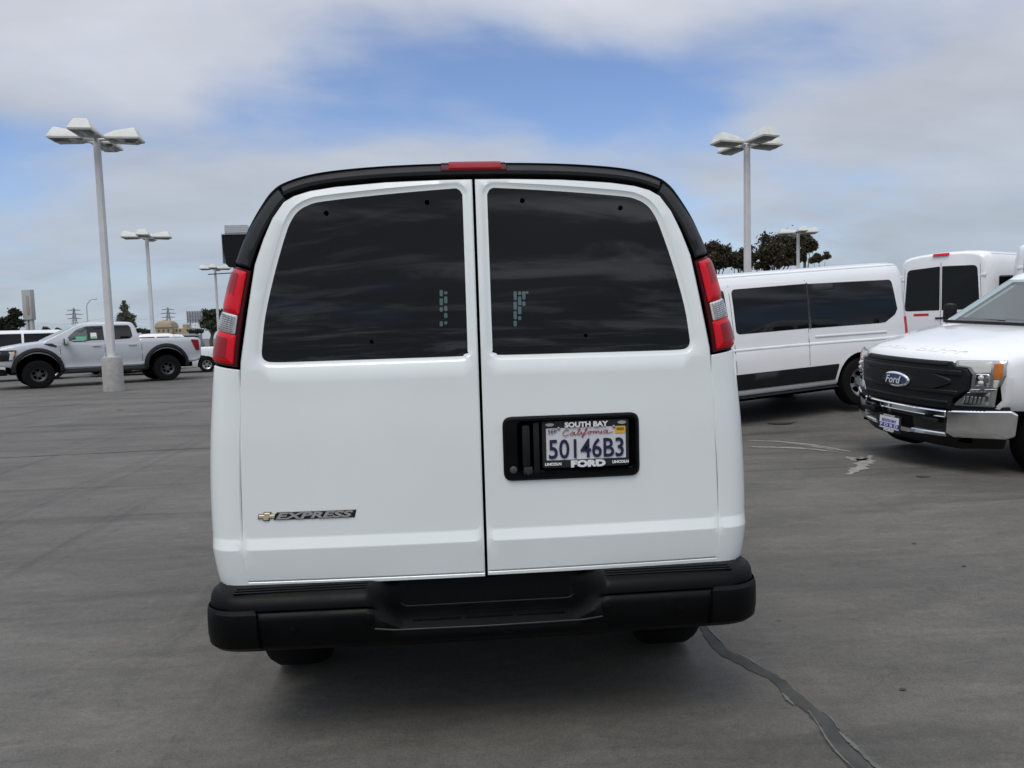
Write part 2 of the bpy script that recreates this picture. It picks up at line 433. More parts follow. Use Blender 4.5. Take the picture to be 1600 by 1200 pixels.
def corner(s, q):
    x, z = prof(s); nx, nz = prof_n(s)
    if q < 0: d, y = 0, RC-q
    elif q < RC*pi/2: a = q/RC; d, y = RC*(1-cos(a)), RC*(1-sin(a))
    else: d, y = RC+(q-RC*pi/2), 0
    X, Z = x+nx*d, z+nz*d
    return Vector((X, y+rear_base(X, Z), Z))
def q_of_d(d): return RC*acos(1-d/RC) if d < RC else RC*pi/2+(d-RC)
def rear(x, z):
    d = min(dist_poly(HALF, abs(x), z, False), 1)
    y = 0 if d >= RC else RC-sqrt(max(0, RC*RC-(RC-d)**2))
    return Vector((x, y+rear_base(x, z), z))
BACK = (0, -1, 0)
van = thing('passenger_van', 'big white van seen square from behind with dark rear windows and black bumper', 'van')
def mir(sx): return lambda u, v: Vector((sx*corner(u, v).x, corner(u, v).y, corner(u, v).z))
DTOP = [(.012,2.048),(.13,2.047),(.32,2.042),(.50,2.029),(.59,2.016),(.645,2.000),(.684,1.978),(.725,1.920),(.757,1.846),(.789,1.755),(.848,1.41),(.859,1.22),(.868,1.0),(.874,.78),(.872,.625)]
GL = [(.771,1.468),(.757,1.57),(.722,1.715),(.679,1.857),(.655,1.913),(.630,1.944),(.595,1.964),(.54,1.9765),(.32,1.997),(.10,2.0125),(.062,2.012),(.047,1.995),(.0445,1.965),(.0445,1.765),(.0445,1.46),(.047,1.428),(.060,1.413),(.09,1.4085),(.35,1.4075),(.60,1.4065),(.725,1.407),(.760,1.413),(.773,1.432)]
GL = smooth_closed(GL, 3)
LIP = .019
def grow(p, d): return offset(ccw(p), -d)
PH = fillet([(.071,.951),(.572,.951),(.572,1.185),(.071,1.185)], .035, 6)          # licence plate housing
PR = fillet([(.122,.972),(.556,.972),(.556,1.169),(.122,1.169)], .022, 5)          # recess in it
for sx in (-1, 1):
    S = (lambda sx: lambda u, v: Vector((sx*rear(u, v).x, rear(u, v).y, rear(u, v).z)))(sx)
    dz = .600 if sx < 0 else .604
    edge = .0025 if sx > 0 else .008
    outline = fillet([(edge, dz+.016), (edge, 2.048)], 0) + DTOP[1:] + [(.872, dz+.018)]
    holes = [(grow(GL, LIP), LIP, .007)]
    if sx > 0: holes.append((offset(ccw(PH), .012), 0, .02))
    door = panel('rear_door', outline, S, BACK, van, 'white_paint', holes, t=.03, r=.005, grid=.045, rows=(.733,.736,.739,.772,.776,.781))
    tag(door, 'left rear door with the model lettering' if sx < 0 else 'right rear door with the licence plate')
    panel('door_hem', [(edge, dz), (.871, dz), (.872, dz+.0155), (edge, dz+.0135)], S, BACK, door, 'white_paint', t=.03, r=.002, grid=.06)
    g = panel('window', ccw(GL), S, BACK, door, 'tint_glass', t=.004, r=.001, grid=.06, lift=-.0065)
    for (bx, bz, br) in ([(.532,1.932,.0085),(.172,1.964,.0085),(.385,1.470,.007)]):
        m = MB(); m.lathe([(.0, -.004), (br*.7, -.004), (br, -.001), (br, .003)], (sx*bx, rear(bx, bz).y+.004, bz), 'y', 16)
        m.build('window_bolt', 'void_black', door)
    panel('seam_backing', [(-.03,.59),(.03,.59),(.03,2.05),(-.03,2.05)], lambda u, v: rear(u, v)+Vector((0,.024,0)), BACK, van, 'void_black', t=.004, r=.001) if sx > 0 else None
# corner pillars, tail lamps, black trim: laid along the rounded rear edge of the body
s0, s1, s2, s3 = HS[1], s_at_z(1.402), s_at_z(1.412), s_at_z(1.757)
s4 = s_at_z(1.766); s5 = s_at_x(.712)
for sx in (-1, 1):
    S = mir(sx); out = (sx*.5, -.85, .1)
    qd = lambda s: q_of_d(.134 if prof(s)[1] < 1.25 else .134-.018*sstep(prof(s)[1], 1.25, 1.41))
    ss = [s0+(s1-s0)*k/12 for k in range(13)]
    panel('corner_panel', [(q_, s_) for s_, q_ in [(s, qd(s)) for s in ss]+[(s1, -.06), (s0, -.06)]], (lambda S_: lambda u, v: S_(v, u))(S), out, van, 'white_paint', t=.02, r=.004, grid=.03, rows=[s_at_z(z_) for z_ in (.733,.736,.739,.772,.776,.781)])
    # tail lamp: dark bezel with three lenses standing proud of it
    ql = lambda s: q_of_d(.109-.029*(s-s2)/(s3-s2))
    ss = [s2+(s3-s2)*k/10 for k in range(11)]
    bz = panel('tail_lamp', [(s, ql(s)) for s in ss]+[(s3, -.05), (s2, -.05)], S, out, van, 'bezel_red', t=.02, r=.003, grid=.03, lift=.002)
    def lens(nm, za, zb, da, qo, m, lift, bul, rr=.006):
        a, b = s_at_z(za), s_at_z(zb); k = [a+(b-a)*i/6 for i in range(7)]
        panel(nm, fillet([(a, ql(a)-da), (b, ql(b)-da), (b, qo), (a, qo)], rr), S, out, bz, m, t=.008, r=.003, grid=.025, lift=lift, bulge=bul)
    lens('stop_lens', 1.596, 1.748, .013, -.045, 'tail_red', .007, .004)
    lens('stop_lens_core', 1.655, 1.738, .040, .012, 'tail_red_dark', .0105, .001)
    lens('reversing_lens', 1.528, 1.594, .018, -.045, 'lens_clear', .008, .003)
    lens('turn_lens', 1.419, 1.5265, .013, -.045, 'tail_red', .007, .004)
    lens('turn_lens_core', 1.436, 1.512, .038, .012, 'tail_red_dark', .0105, .001)
    # fluting on the clear lens
    m = MB()
    for i in range(8):
        sa = s_at_z(1.536)+(s_at_z(1.592)-s_at_z(1.536))*(i+.5)/8
        qs = [-.03+(ql(sa)-.024+.03)*k/10 for k in range(11)]
        pts = [S(sa, q) for q in qs]; m.tube([p+Vector((sx*.006, -.0115, 0)) for p in pts], .0016, 5)
    tag(m.build('lens_fluting', 'chrome_dull', bz), kind='stuff')
    m = MB()
    for i in range(9):
        pts = []
        for k in range(5):
            sa = s_at_z(1.536)+(s_at_z(1.592)-s_at_z(1.536))*k/4; q = .005+(ql(sa)-.028)*i/8
            pts.append(S(sa, q)+Vector((sx*.004, -.0115, 0)))
        m.tube(pts, .0012, 5)
    tag(m.build('lens_fluting', 'chrome_dull', bz), kind='stuff')
    qt = lambda s: q_of_d(.071-.004*(s-s4)/(s5-s4))
    ss = [s4+(s5-s4)*k/10 for k in range(11)]
    panel('corner_trim', [(s, qt(s)) for s in ss]+[(s5, -.05), (s4, -.05)], S, out, van, 'black_trim', t=.02, r=.006, grid=.03, lift=.006)
    # dark rubber seal between door and pillar
    ss = [s1+(2*STOT-s1-s1)*0+ (STOT-s1)*k/40 for k in range(41)]
    panel('door_seal', [(s, q_of_d(.060)) for s in ss]+[(s, q_of_d(.112 if prof(s)[1] < 1.9 else .095)) for s in ss[::-1]], S, out, van, 'void_black', t=.01, r=.002, grid=.04, lift=-.008)
s6 = s5+.004
ss = [s6+(2*STOT-2*s6)*k/40 for k in range(41)]
panel('roof_trim', [(s, q_of_d(.048)) for s in ss]+[(s, -.06) for s in ss[::-1]], corner, (0, -.8, .6), van, 'black_trim', t=.03, r=.008, grid=.035, lift=.008)
sb = s_at_x(.122)
panel('high_brake_lamp', fillet([(sb, .096), (2*STOT-sb, .096), (2*STOT-sb, -.01), (sb, -.01)], .004), corner, (0, -.8, .6), van, 'bezel_red', t=.01, r=.004, grid=.03, lift=.0115)
panel('brake_lamp_lens', fillet([(sb+.02, .089), (2*STOT-sb-.03, .089), (2*STOT-sb-.03, -.004), (sb+.02, -.004)], .004), corner, (0, -.8, .6), van, 'brake_red', t=.006, r=.003, grid=.03, lift=.0145)
# body shell: the profile swept forwards, narrowing to bonnet and nose
def shell():
    st = [(.125,1,2.1145),(.3,1,2.118),(1,1.0,2.13),(2.5,1,2.13),(3.6,1,2.12),(4.0,.998,2.06),(4.35,.995,1.80),(4.75,.99,1.42),(4.95,.985,1.33),(5.35,.97,1.24),(5.6,.93,1.12),(5.68,.88,1.0)]
    rings = []
    for y, w, top in st:
        ring = []
        for x, z in HALF[::2]+[HALF[-1]]:
            zz = z if top >= 2.1 else .585+(z-.585)*(top-.585)/(2.1145-.585)
            xx = x*w if top >= 2.1 else (x+(1.0-x)*.6*(1-(top-.585)/1.53)*min(1, x/.5))*w
            ring.append((xx*.998, y, zz-.002))
        ring = ring+[(-p[0], p[1], p[2]) for p in ring[-2::-1]]
        rings.append(ring)
    return rings
def boolean_cut(obj, cutters):
    info = [tuple(c['cyl']) for c in cutters]
    for c in cutters: c.parent = obj.parent
    for c in cutters:
        md = obj.modifiers.new('cut', 'BOOLEAN'); md.operation = 'DIFFERENCE'; md.object = c; md.solver = 'EXACT'
    bpy.context.view_layer.update()
    me = bpy.data.meshes.new_from_object(obj.evaluated_get(bpy.context.evaluated_depsgraph_get()))
    obj.modifiers.clear(); old = obj.data; obj.data = me; bpy.data.meshes.remove(old)
    for c in cutters: bpy.data.objects.remove(c)
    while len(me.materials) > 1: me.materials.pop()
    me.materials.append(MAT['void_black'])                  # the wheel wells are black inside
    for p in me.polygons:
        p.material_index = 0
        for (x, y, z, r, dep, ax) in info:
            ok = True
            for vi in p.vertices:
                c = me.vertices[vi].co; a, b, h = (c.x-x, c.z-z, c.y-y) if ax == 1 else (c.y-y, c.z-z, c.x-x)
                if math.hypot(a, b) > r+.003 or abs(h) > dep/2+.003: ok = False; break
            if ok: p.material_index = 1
    me.polygons.foreach_set('use_smooth', [True]*len(me.polygons)); me.set_sharp_from_angle(angle=RAD(35))
def cutter(c, r, depth, axis='x'):
    m = MB(); m.lathe([(r, -depth/2), (r, depth/2)], c, axis, 40, cap=True)
    o = m.build('cutter', 'void_black', None, None); o['cyl'] = [*c, r, depth, 1 if axis == 'y' else 0]; return o
def wheel(parent, c, r, w, side, rim='steel', rr=.56, hub='chrome_dull', axis='y', tyre='rubber'):
    """side: direction (+1/-1) along axis that faces outwards"""
    ax = 1 if axis == 'y' else 0
    def P(rad, h): return (rad, h*side)
    m = MB()
    def at(p): return [(q[0]+c[0], q[1]+c[1], q[2]+c[2]) for q in p]
    n = 40
    t = MB(); t.lathe([P(r*rr, -w*.46), P(r*.80, -w*.5), P(r*.95, -w*.47), P(r, -w*.34), P(r, w*.34), P(r*.95, w*.47), P(r*.80, w*.5), P(r*rr, w*.46), P(r*rr*.96, w*.3), P(r*rr*.96, -w*.3), P(r*rr, -w*.46)], c, axis, n)
    h = MB()
    h.lathe([P(.001, w*.22), P(r*.16, w*.22), P(r*.18, w*.14), P(r*.3, w*.12), P(r*rr*.72, w*.2), P(r*rr*.9, w*.30), P(r*rr*.99, w*.44), P(r*rr*1.03, w*.45)], c, axis, n)
    wo = h.build('wheel', hub, parent)
    t.build('tyre', tyre, wo)
    # spokes / hand holes
    k = MB(); ns = 5 if rim == 'spoke' else 8 if rim == 'steel' else 6
    for i in range(ns):
        a = 2*pi*i/ns+.3; ca, sa = cos(a), sin(a)
        rad = r*rr*.62; rr2 = r*rr*(.17 if rim == 'steel' else .2)
        ring1 = []
        for j in range(12):
            b = 2*pi*j/12; pr = rad+rr2*cos(b)*1.15; pt = rr2*sin(b)*(1 if rim == 'steel' else 1.25)
            u, v = pr*ca-pt*sa, pr*sa+pt*ca; h0 = w*(.215)*side
            ring1.append((u, h0, v) if axis == 'y' else (h0, u, v))
        k.add(at(ring1), [tuple(range(12))])
    tag(k.build('hand_holes', 'void_black', wo, None), kind='stuff')
    k = MB()
    for i in range(6):
        a = 2*pi*i/6; u, v = r*.23*cos(a), r*.23*sin(a)
        k.lathe([P(r*.022, w*.10), P(r*.022, w*.19), P(.0005, w*.19)], (c[0]+(u if axis == 'y' else 0), c[1]+(0 if axis == 'y' else u), c[2]+v), axis, 8)
    tag(k.build('lug_nuts', 'steel_dark' if hub != 'steel_dark' else 'chrome_dull', wo, None), kind='stuff')
    return wo
m = MB(); m.loft(shell(), False, False)
body = m.build('body', 'white_paint', van)
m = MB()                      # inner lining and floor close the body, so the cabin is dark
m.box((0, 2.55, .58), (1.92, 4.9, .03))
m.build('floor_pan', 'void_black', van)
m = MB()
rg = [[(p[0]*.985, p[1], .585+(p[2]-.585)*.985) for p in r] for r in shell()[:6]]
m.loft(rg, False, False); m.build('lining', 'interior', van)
# partition with long punched slots in two places, the windscreen beyond it
def un(px, py, y):
    r = CF+CR*((px-800)/1150)-CU*((py-600)/1150); t = (y-CAM_LOC.y)/r.y; return CAM_LOC+r*t
YP = 2.6
slots = []
for cols in ([(689.5,[(453,463),(466,477),(480,487),(502,510)]),(696.5,[(455,460),(463,474),(478,486),(489,497),(502,507)])],
             [(805,[(455,469),(471,484),(486,499),(501,510)]),(812,[(455,461),(463,477),(479,491),(494,500)]),(818.5,[(455,468),(471,478)]),(823.5,[(455,459)])]):
    for cx, sp in cols:
        for a, b in sp:
            p = un(cx-2.4, b, YP); q = un(cx+2.4, a, YP)
            slots.append(rect(p.x, p.z, q.x, q.z, .008, 3))
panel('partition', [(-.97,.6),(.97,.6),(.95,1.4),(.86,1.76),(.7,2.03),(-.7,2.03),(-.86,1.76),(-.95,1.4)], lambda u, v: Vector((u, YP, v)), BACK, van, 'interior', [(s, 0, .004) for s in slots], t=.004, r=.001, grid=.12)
# windscreen sheet, cab side glass and side panels (bodywork ahead of the camera's view)
bpy.context.view_layer.update()
# axle, frame and wheels under the floor
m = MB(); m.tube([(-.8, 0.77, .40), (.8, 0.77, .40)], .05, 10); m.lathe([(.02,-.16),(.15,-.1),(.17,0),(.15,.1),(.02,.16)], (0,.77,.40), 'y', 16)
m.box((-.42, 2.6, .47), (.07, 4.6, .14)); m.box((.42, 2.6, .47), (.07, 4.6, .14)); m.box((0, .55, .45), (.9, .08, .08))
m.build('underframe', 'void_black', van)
m = MB(); m.tube([(.55, 2.4, .38), (.55, 1.6, .36), (.60, .9, .45), (.62, .35, .40)], .03, 10); m.build('exhaust', 'steel_dark', van)
for sx in (-1, 1):
    for yy in (.77, 4.85):
        wheel(van, (sx*.83, yy, .375), .375, .245, sx, 'steel', .55, 'chrome_dull', 'x')
cuts = [cutter((sx*.98, yy, .40), .46, .5) for sx in (-1, 1) for yy in (.77, 4.85)]
boolean_cut(body, cuts)
_B = Body(body)
panel('windscreen', fillet([(-.74,4.10),(.74,4.10),(.76,4.72),(-.76,4.72)], .06), _B.top(), (0,.5,.8), van, 'windscreen', t=.005, r=.001, lift=.004)
_bm = bmesh.new(); _bm.from_mesh(body.data)
bmesh.ops.delete(_bm, geom=[f for f in _bm.faces if 4.0 < f.calc_center_median().y < 4.76 and f.calc_center_median().z > 1.3 and all(abs(v.co.x) < .80 for v in f.verts)], context='FACES')
_bm.to_mesh(body.data); _bm.free()
for _sx in (-1, 1):
    for _p in ([(3.05,1.40),(4.05,1.40),(4.30,1.46),(3.95,1.93),(3.05,1.95)], [(1.75,1.40),(2.95,1.40),(2.95,1.95),(1.75,1.95)], [(.35,1.40),(1.65,1.40),(1.65,1.95),(.35,1.95)]):
        panel('side_window', fillet(_p, .06), (lambda sg: lambda u, v: _B.cast((sg*6, u, v), (-sg, 0, 0), (sg, u, v)))(_sx), (_sx, 0, .2), van, 'dark_glass', t=.01, r=.003, lift=.004, grid=.15)
m = MB(); m.box((0, 3.0, .38), (.8, 1.0, .3), bev=.05); m.build('tank_light_block', 'void_black', van)  # unseen tank box, added low to block light under the van
m = MB(); m.lathe([(.12,-.08),(.30,-.08),(.33,0),(.30,.08),(.12,.08)], (0, 1.45, .50), 'z', 24); m.build('spare_light_block', 'void_black', van)  # spare wheel shape, added out of view to keep light from below
for _sx in (-1, 1):
    m = MB(); m.box((_sx*.93, 2.9, .47), (.10, 2.9, .26), bev=.02); m.build('sill_light_block', 'bumper_black', van)  # unseen sill boxes added to shut out light from the sides
m = MB(); m.box((0, 5.25, .40), (1.5, .9, .30), bev=.05); m.build('tray_light_block', 'void_black', van)  # unseen tray added to deepen the shade under the nose
m = MB(); m.box((0, 5.70, .55), (1.8, .2, .22), bev=.06); m.build('front_bumper', 'bumper_black', van)
# rear bumper: cross-sections swept along the rear and round both corners
def bumper():
    A = [(.06,.605),(-.02,.607),(-.066,.603),(-.088,.588),(-.099,.565),(-.100,.553),(-.092,.546),(-.104,.540),(-.110,.52),(-.100,.46),(-.088,.420),(-.07,.399),(.06,.395)]
    B = [(.055,.610),(.05,.57),(.045,.54),(.04,.50),(.02,.496),(-.02,.494),(-.05,.490),(-.075,.484),(-.108,.472),(-.114,.455),(-.112,.432),(-.09,.405),(.06,.395)]
    rings = []
    xs = [0,.1,.2,.285,.298,.305,.315,.335,.36,.385,.405,.418,.428,.44,.50,.60,.70,.80,.85]
    half = []
    for x in xs:
        t = .35*sstep(x, .298, .43)+.65*max(0, min(1, (x-.305)/.115))
        half.append([(x, B[i][0]+(A[i][0]-B[i][0])*t-.012*(1-(x/.9)**2), B[i][1]+(A[i][1]-B[i][1])*t) for i in range(len(A))])
    # corner: turn about a vertical axis, centre at x=.85, y=.02
    for k in range(1, 9):
        a = k/8*pi/2
        half.append([(.855+(.11*sin(a)-(A[i][0]-.00)*sin(a)*.28) if True else 0, .02+(A[i][0]-.02)*cos(a)+.0*k, A[i][1]) for i in range(len(A))])
    last = half[-1]
    half.append([(p[0]-.004, p[1]+.16, p[2]) for p in last]); half.append([(p[0]-.03, p[1]+.30, p[2]) for p in last])
    return [[(-p[0], p[1], p[2]) for p in r] for r in half[:0:-1]]+half
m = MB(); m.loft(bumper(), False, False); bump = m.build('rear_bumper', 'bumper_black', van, 50)
# step treads, corner caps, knobs
for sx in (-1, 1):
    m = MB()
    for k in range(3): m.box((sx*.66, -.02-.022*k, .6075-.001*k), (.46, .008, .004), bev=.001)
    tag(m.build('tread_ribs', 'bumper_black', bump), kind='stuff')
    m = MB()
    pts = []
    for i, (zz, yy) in enumerate([(.556,-.102),(.545,-.1175),(.52,-.122),(.46,-.122),(.425,-.110),(.405,-.075)]):
        row = []
        for x in (.795,.80,.83,.86): row.append((sx*(x if not (x < .81 and i == 0) else x+.012), yy+(.012 if x < .797 else 0), zz-(.006 if x < .797 else 0)))
        for k in range(1, 9):
            a = k/8*pi/2; row.append((sx*(.86+(.11-yy*.28)*sin(a)), .02+(yy-.02)*cos(a), zz))
        row.append((sx*(.966-yy*.28), .26, zz)); pts.append(row)
    m.loft(pts, False, False); m.build('corner_cap', 'bumper_black', bump)
    m = MB(); m.lathe([(.001,-.012),(.018,-.009),(.024,0)], (sx*.418, -.112, .512), 'y', 16); m.build('bumper_knob', 'bumper_black', bump)
    m = MB(); m.lathe([(.001,-.004),(.010,-.003),(.011,.004)], (sx*.68, -.111, .487), 'y', 14); m.build('parking_sensor', 'bumper_black', bump)
m = MB(); m.tube([(-.425,-.055,.606),(-.40,.012,.585),(-.312,.02,.503),(-.295,.018,.498),(.295,.018,.498),(.312,.02,.503),(.40,.012,.585),(.425,-.055,.606)], .0035, 6); m.build('step_edge_highlight', 'black_trim', bump)  # brighter bead stands in for the highlight round the step recess
m = MB(); m.tube([(-.40,-.116,.474),(-.33,-.122,.4685),(0,-.1265,.4675),(.33,-.122,.4685),(.40,-.116,.474)], .004, 6); m.build('step_lip_highlight', 'black_trim', bump)  # paler bead draws the glint along the front lip
m = MB()
for k in range(3):
    for x0, x1 in ((-.27,-.10),(-.085,.085),(.10,.27)): m.box(((x0+x1)/2, -.04-.022*k, .492-.003*k), (x1-x0, .008, .006), bev=.002)
tag(m.build('step_ribs', 'bumper_black', bump), kind='stuff')
# licence plate housing on the right door
rearS = lambda u, v: rear(u, v)
hs = panel('plate_housing', PH, rearS, BACK, van, 'bumper_black', [(PR, .010, .024)], t=.03, r=.008, grid=.04, lift=.012)
panel('recess_back', offset(ccw(PR), -.01), lambda u, v: Vector((u, .020, v)), BACK, hs, 'void_black', t=.004, r=.001)
m = MB(); m.box((.155, .004, 1.075), (.030, .022, .155), bev=.010); m.box((.193, .008, 1.065), (.022, .014, .19), bev=.004); m.build('door_handle', 'black_trim', hs)
m = MB(); m.lathe([(.001,-.006),(.008,-.006),(.013,-.004),(.013,.02)], (.106, -.010, .993), 'y', 18); m.build('key_lock', 'steel_dark', hs)
m = MB(); m.box((.160, .004, .985), (.034, .02, .03), bev=.006); m.lathe([(.001,-.008),(.006,-.007),(.008,0)], (.160, -.005, .978), 'y', 14); m.build('lock_tab', 'dark_plastic', hs)
PLY = .004
def onp(u0, v0, lift=0): return lambda x, y, z: Vector((u0+x, PLY-.003-lift-z, v0+y))
plate = panel('licence_plate', rect(.222,1.001,.527,1.151,.008,4), lambda u, v: Vector((u, PLY, v)), BACK, van, 'plate_white', t=.002, r=.001, grid=.1)
fr = panel('plate_frame', rect(.214,.990,.534,1.163,.01,4), lambda u, v: Vector((u, PLY-.001, v)), BACK, plate, 'ink_black', [(rect(.229,1.019,.522,1.137,.004,3), 0, .003)], t=.006, r=.0015, grid=.1)
put_text('plate_number', '50146B3', .098, 'ink_navy', plate, onp(.3755,1.0600), fit=.276, bold=.0012)
put_text('month_sticker', 'SEP', .0225, 'ink_black', plate, onp(.252,1.1255,.0004), fit=.032, bold=-.0003)
put_text('frame_lettering', 'SOUTH BAY', .025, 'ink_white', fr, onp(.377,1.148,.003), fit=.160, bold=.0012)
put_text('frame_lettering', 'FORD', .031, 'ink_white', fr, onp(.381,1.004,.003), fit=.128, bold=.0022)
put_text('frame_lettering', 'LINCOLN', .013, 'ink_white', fr, onp(.252,1.006,.003), fit=.060, bold=.0007)
put_text('frame_lettering', 'LINCOLN', .013, 'ink_white', fr, onp(.500,1.006,.003), fit=.060, bold=.0007)
for x in (.243, .508):
    m = MB(); m.lathe([(.0005,-.0015),(.9,-.0015),(1,0)], (0,0,0), 'y', 24)
    m.v = [(x+p[0]*.016, PLY-.0032+p[1], 1.150+p[2]*.0065) for p in m.v]; m.build('frame_oval', 'badge_grey', fr)
panel('year_sticker', rect(.483,1.1105,.520,1.136,.002,2), lambda u, v: Vector((u, PLY-.0022, v)), BACK, plate, 'sticker_yellow', t=.001, r=.0003)
put_text('year_digits', '2023', .011, 'ink_black', plate, onp(.5015,1.127,.0002), fit=.026)
for x in (.275, .478):
    m = MB(); m.lathe([(.0005,-.004),(.005,-.003),(.006,0)], (x, PLY-.002, 1.136), 'y', 12); m.build('plate_screw', 'chrome_dull', plate)
# the state name in handwriting
strokes = [[(.9,1.0),(.7,1.25),(.35,1.1),(.1,.5),(.2,.05),(.55,0),(.95,.35)],[(1.75,.65),(1.4,.7),(1.15,.35),(1.25,.02),(1.55,.2),(1.75,.65),(1.7,.1),(1.95,.1)],
 [(1.95,.1),(2.4,.8),(2.55,1.25),(2.35,1.2),(2.2,.5),(2.25,.02),(2.5,.15)],[(2.5,.15),(2.75,.65),(2.7,.1),(2.9,.1)],[(2.9,.1),(3.4,.9),(3.5,1.3),(3.3,1.2),(3.1,.2),(2.85,-.6),(2.75,-.3),(3.4,.2)],
 [(3.85,.65),(3.6,.45),(3.65,.05),(3.95,.1),(4.05,.45),(3.85,.65),(4.2,.55)],[(4.2,.55),(4.45,.6),(4.35,.05),(4.5,.45),(4.8,.6)],[(4.8,.6),(4.75,.05),(4.95,.5),(5.15,.55),(5.15,.1),(5.35,.1)],
 [(5.35,.1),(5.55,.6),(5.5,.05),(5.7,.1)],[(6.35,.65),(6.0,.65),(5.8,.3),(5.95,.02),(6.2,.2),(6.4,.65),(6.3,.05),(6.6,.0),(7.1,.25)]]
m = MB()
for st in strokes: m.tube([(.288+p[0]*.0262, PLY-.0028, 1.108+p[1]*.0165+p[0]*.0008) for p in smooth_closed(st, 5, False)], .0012, 5)
m.build('state_name', 'ink_red', plate, None)
# model lettering and emblem on the left door
def onr(u0, v0, lift=0, k=0): return lambda x, y, z: rear(u0+x, v0+y+k*x)+Vector((0, -.004-lift-z, 0))
def place_poly(nm, poly, mt, lift, par): return panel(nm, poly, rearS, BACK, par, mt, t=lift, r=.0015, grid=.05, lift=lift)
bd = place_poly('badge_backing', [(-.758,.842),(-.470,.842),(-.463,.871),(-.746,.871)], 'gloss_black', .003, van)
put_text('badge_lettering', 'EXPRESS', .030, 'badge_grey', bd, onr(-.612,.8565), fit=.276, shear=.28, bold=.0010, ext=.0015)
bow = [(-.815,.8475),(-.797,.8475),(-.7965,.8405),(-.7735,.8405),(-.7725,.8475),(-.752,.8475),(-.748,.8655),(-.7665,.8655),(-.7655,.8725),(-.7925,.8725),(-.7935,.8655),(-.811,.8655)]
place_poly('emblem_border', bow, 'gloss_black', .004, bd)
place_poly('emblem', offset(ccw(bow), .0030), 'gold', .006, bd)

# ------------------------------------------------------------------ ground: the concrete deck, one sheet to the horizon
def gz(x, y):
    return .055*max(0, min(x-1.2, 12))*sstep(y, 6.4, 8.8)*(1-sstep(y, 26, 45))
def ground_material():
    m = bpy.data.materials.new('deck_concrete'); m.use_nodes = True; nt = m.node_tree; N = nt.nodes; L = nt.links; b = N['Principled BSDF']
    tc = N.new('ShaderNodeTexCoord')
    def noise(scale, detail, rough, sx, sy, rot=0, dist=0):
        mp = N.new('ShaderNodeMapping'); mp.inputs['Scale'].default_value = (sx, sy, 1); mp.inputs['Rotation'].default_value = (0, 0, rot)
        L.new(tc.outputs['Object'], mp.inputs[0])
        n = N.new('ShaderNodeTexNoise'); n.inputs['Scale'].default_value = scale; n.inputs['Detail'].default_value = detail; n.inputs['Roughness'].default_value = rough; n.inputs['Distortion'].default_value = dist
        L.new(mp.outputs[0], n.inputs['Vector']); return n.outputs['Fac']
    def rng(v, a, b_, lo, hi, smooth=False):
        r = N.new('ShaderNodeMapRange'); r.inputs[1].default_value = a; r.inputs[2].default_value = b_; r.inputs[3].default_value = lo; r.inputs[4].default_value = hi
        if smooth: r.interpolation_type = 'SMOOTHSTEP'
        L.new(v, r.inputs[0]); return r.outputs[0]
    def mul(a, c):
        k = N.new('ShaderNodeMath'); k.operation = 'MULTIPLY'; L.new(a, k.inputs[0]); L.new(c, k.inputs[1]); return k.outputs[0]
    f = rng(noise(.55, 6, .6, 1, 1.7, .1, .6), .3, .7, .80, 1.18)                # broad blotches
    f = mul(f, rng(noise(1.6, 7, .65, .55, 1.8, -.12, 1.2), .35, .72, .80, 1.16))  # trowel swirls
    f = mul(f, rng(noise(24, 6, .8, 1, 1), .32, .68, .86, 1.14))                  # sandy grain
    f = mul(f, rng(noise(110, 3, .7, 1, 1), .32, .68, .78, 1.22))
    f = mul(f, rng(noise(9, 4, .6, 1, 1.2, .7, 3.0), .58, .70, 1.0, .82, True))   # scuffs
    f = mul(f, rng(noise(5.5, 6, .7, .7, 1.6, .25, 1.5), .35, .68, .89, 1.09))     # hand-trowelled patches
    f = mul(f, rng(noise(.5, 5, .55, .25, 4.5, .16, .5), .52, .70, 1.0, .72, True))  # tyre trails
    f = mul(f, rng(noise(.42, 6, .6, 4.5, .22, -.55, .8), .56, .72, 1.0, .78, True))
    f = mul(f, rng(noise(3.0, 6, .75, 1, 1.4, .3, .3), .60, .74, 1.0, .70, True))      # stains
    f = mul(f, rng(noise(2.2, 5, .7, 1, 1.3, 1.0, .4), .62, .76, 1.0, 1.25, True))    # worn pale scuffs
    vo = N.new('ShaderNodeTexVoronoi'); vo.inputs['Scale'].default_value = 1.3; L.new(tc.outputs['Object'], vo.inputs['Vector'])
    f = mul(f, rng(vo.outputs['Distance'], .012, .03, .35, 1.0))                  # drip spots
    vm = N.new('ShaderNodeVectorMath'); vm.operation = 'SCALE'; vm.inputs[0].default_value = (.121, .1145, .1025); L.new(f, vm.inputs['Scale']); L.new(vm.outputs[0], b.inputs['Base Color'])
    L.new(rng(noise(1.6, 7, .65, .55, 1.8, -.12, 1.2), .3, .75, .66, .86), b.inputs['Roughness'])
    b.inputs['Specular IOR Level'].default_value = .35
    bp = N.new('ShaderNodeBump'); bp.inputs['Strength'].default_value = .35; bp.inputs['Distance'].default_value = .004
    L.new(noise(70, 4, .65, 1, 1), bp.inputs['Height']); L.new(bp.outputs[0], b.inputs['Normal'])
    return m
def axis_lines(lo, hi, a, b, st):
    o = [lo, lo*.5, lo*.2]+[a+(b-a)*k/int((b-a)/st) for k in range(int((b-a)/st)+1)]+[hi*.15, hi*.5, hi]
    return sorted(set(round(v, 3) for v in o))
gx, gy = axis_lines(-900, 900, -30, 30, .75), sorted(set([-60, -20]+[round(-8+.75*k, 3) for k in range(76)]+[70, 100, 200, 500, 1500]))
g = MB(); nxg = len(gx)
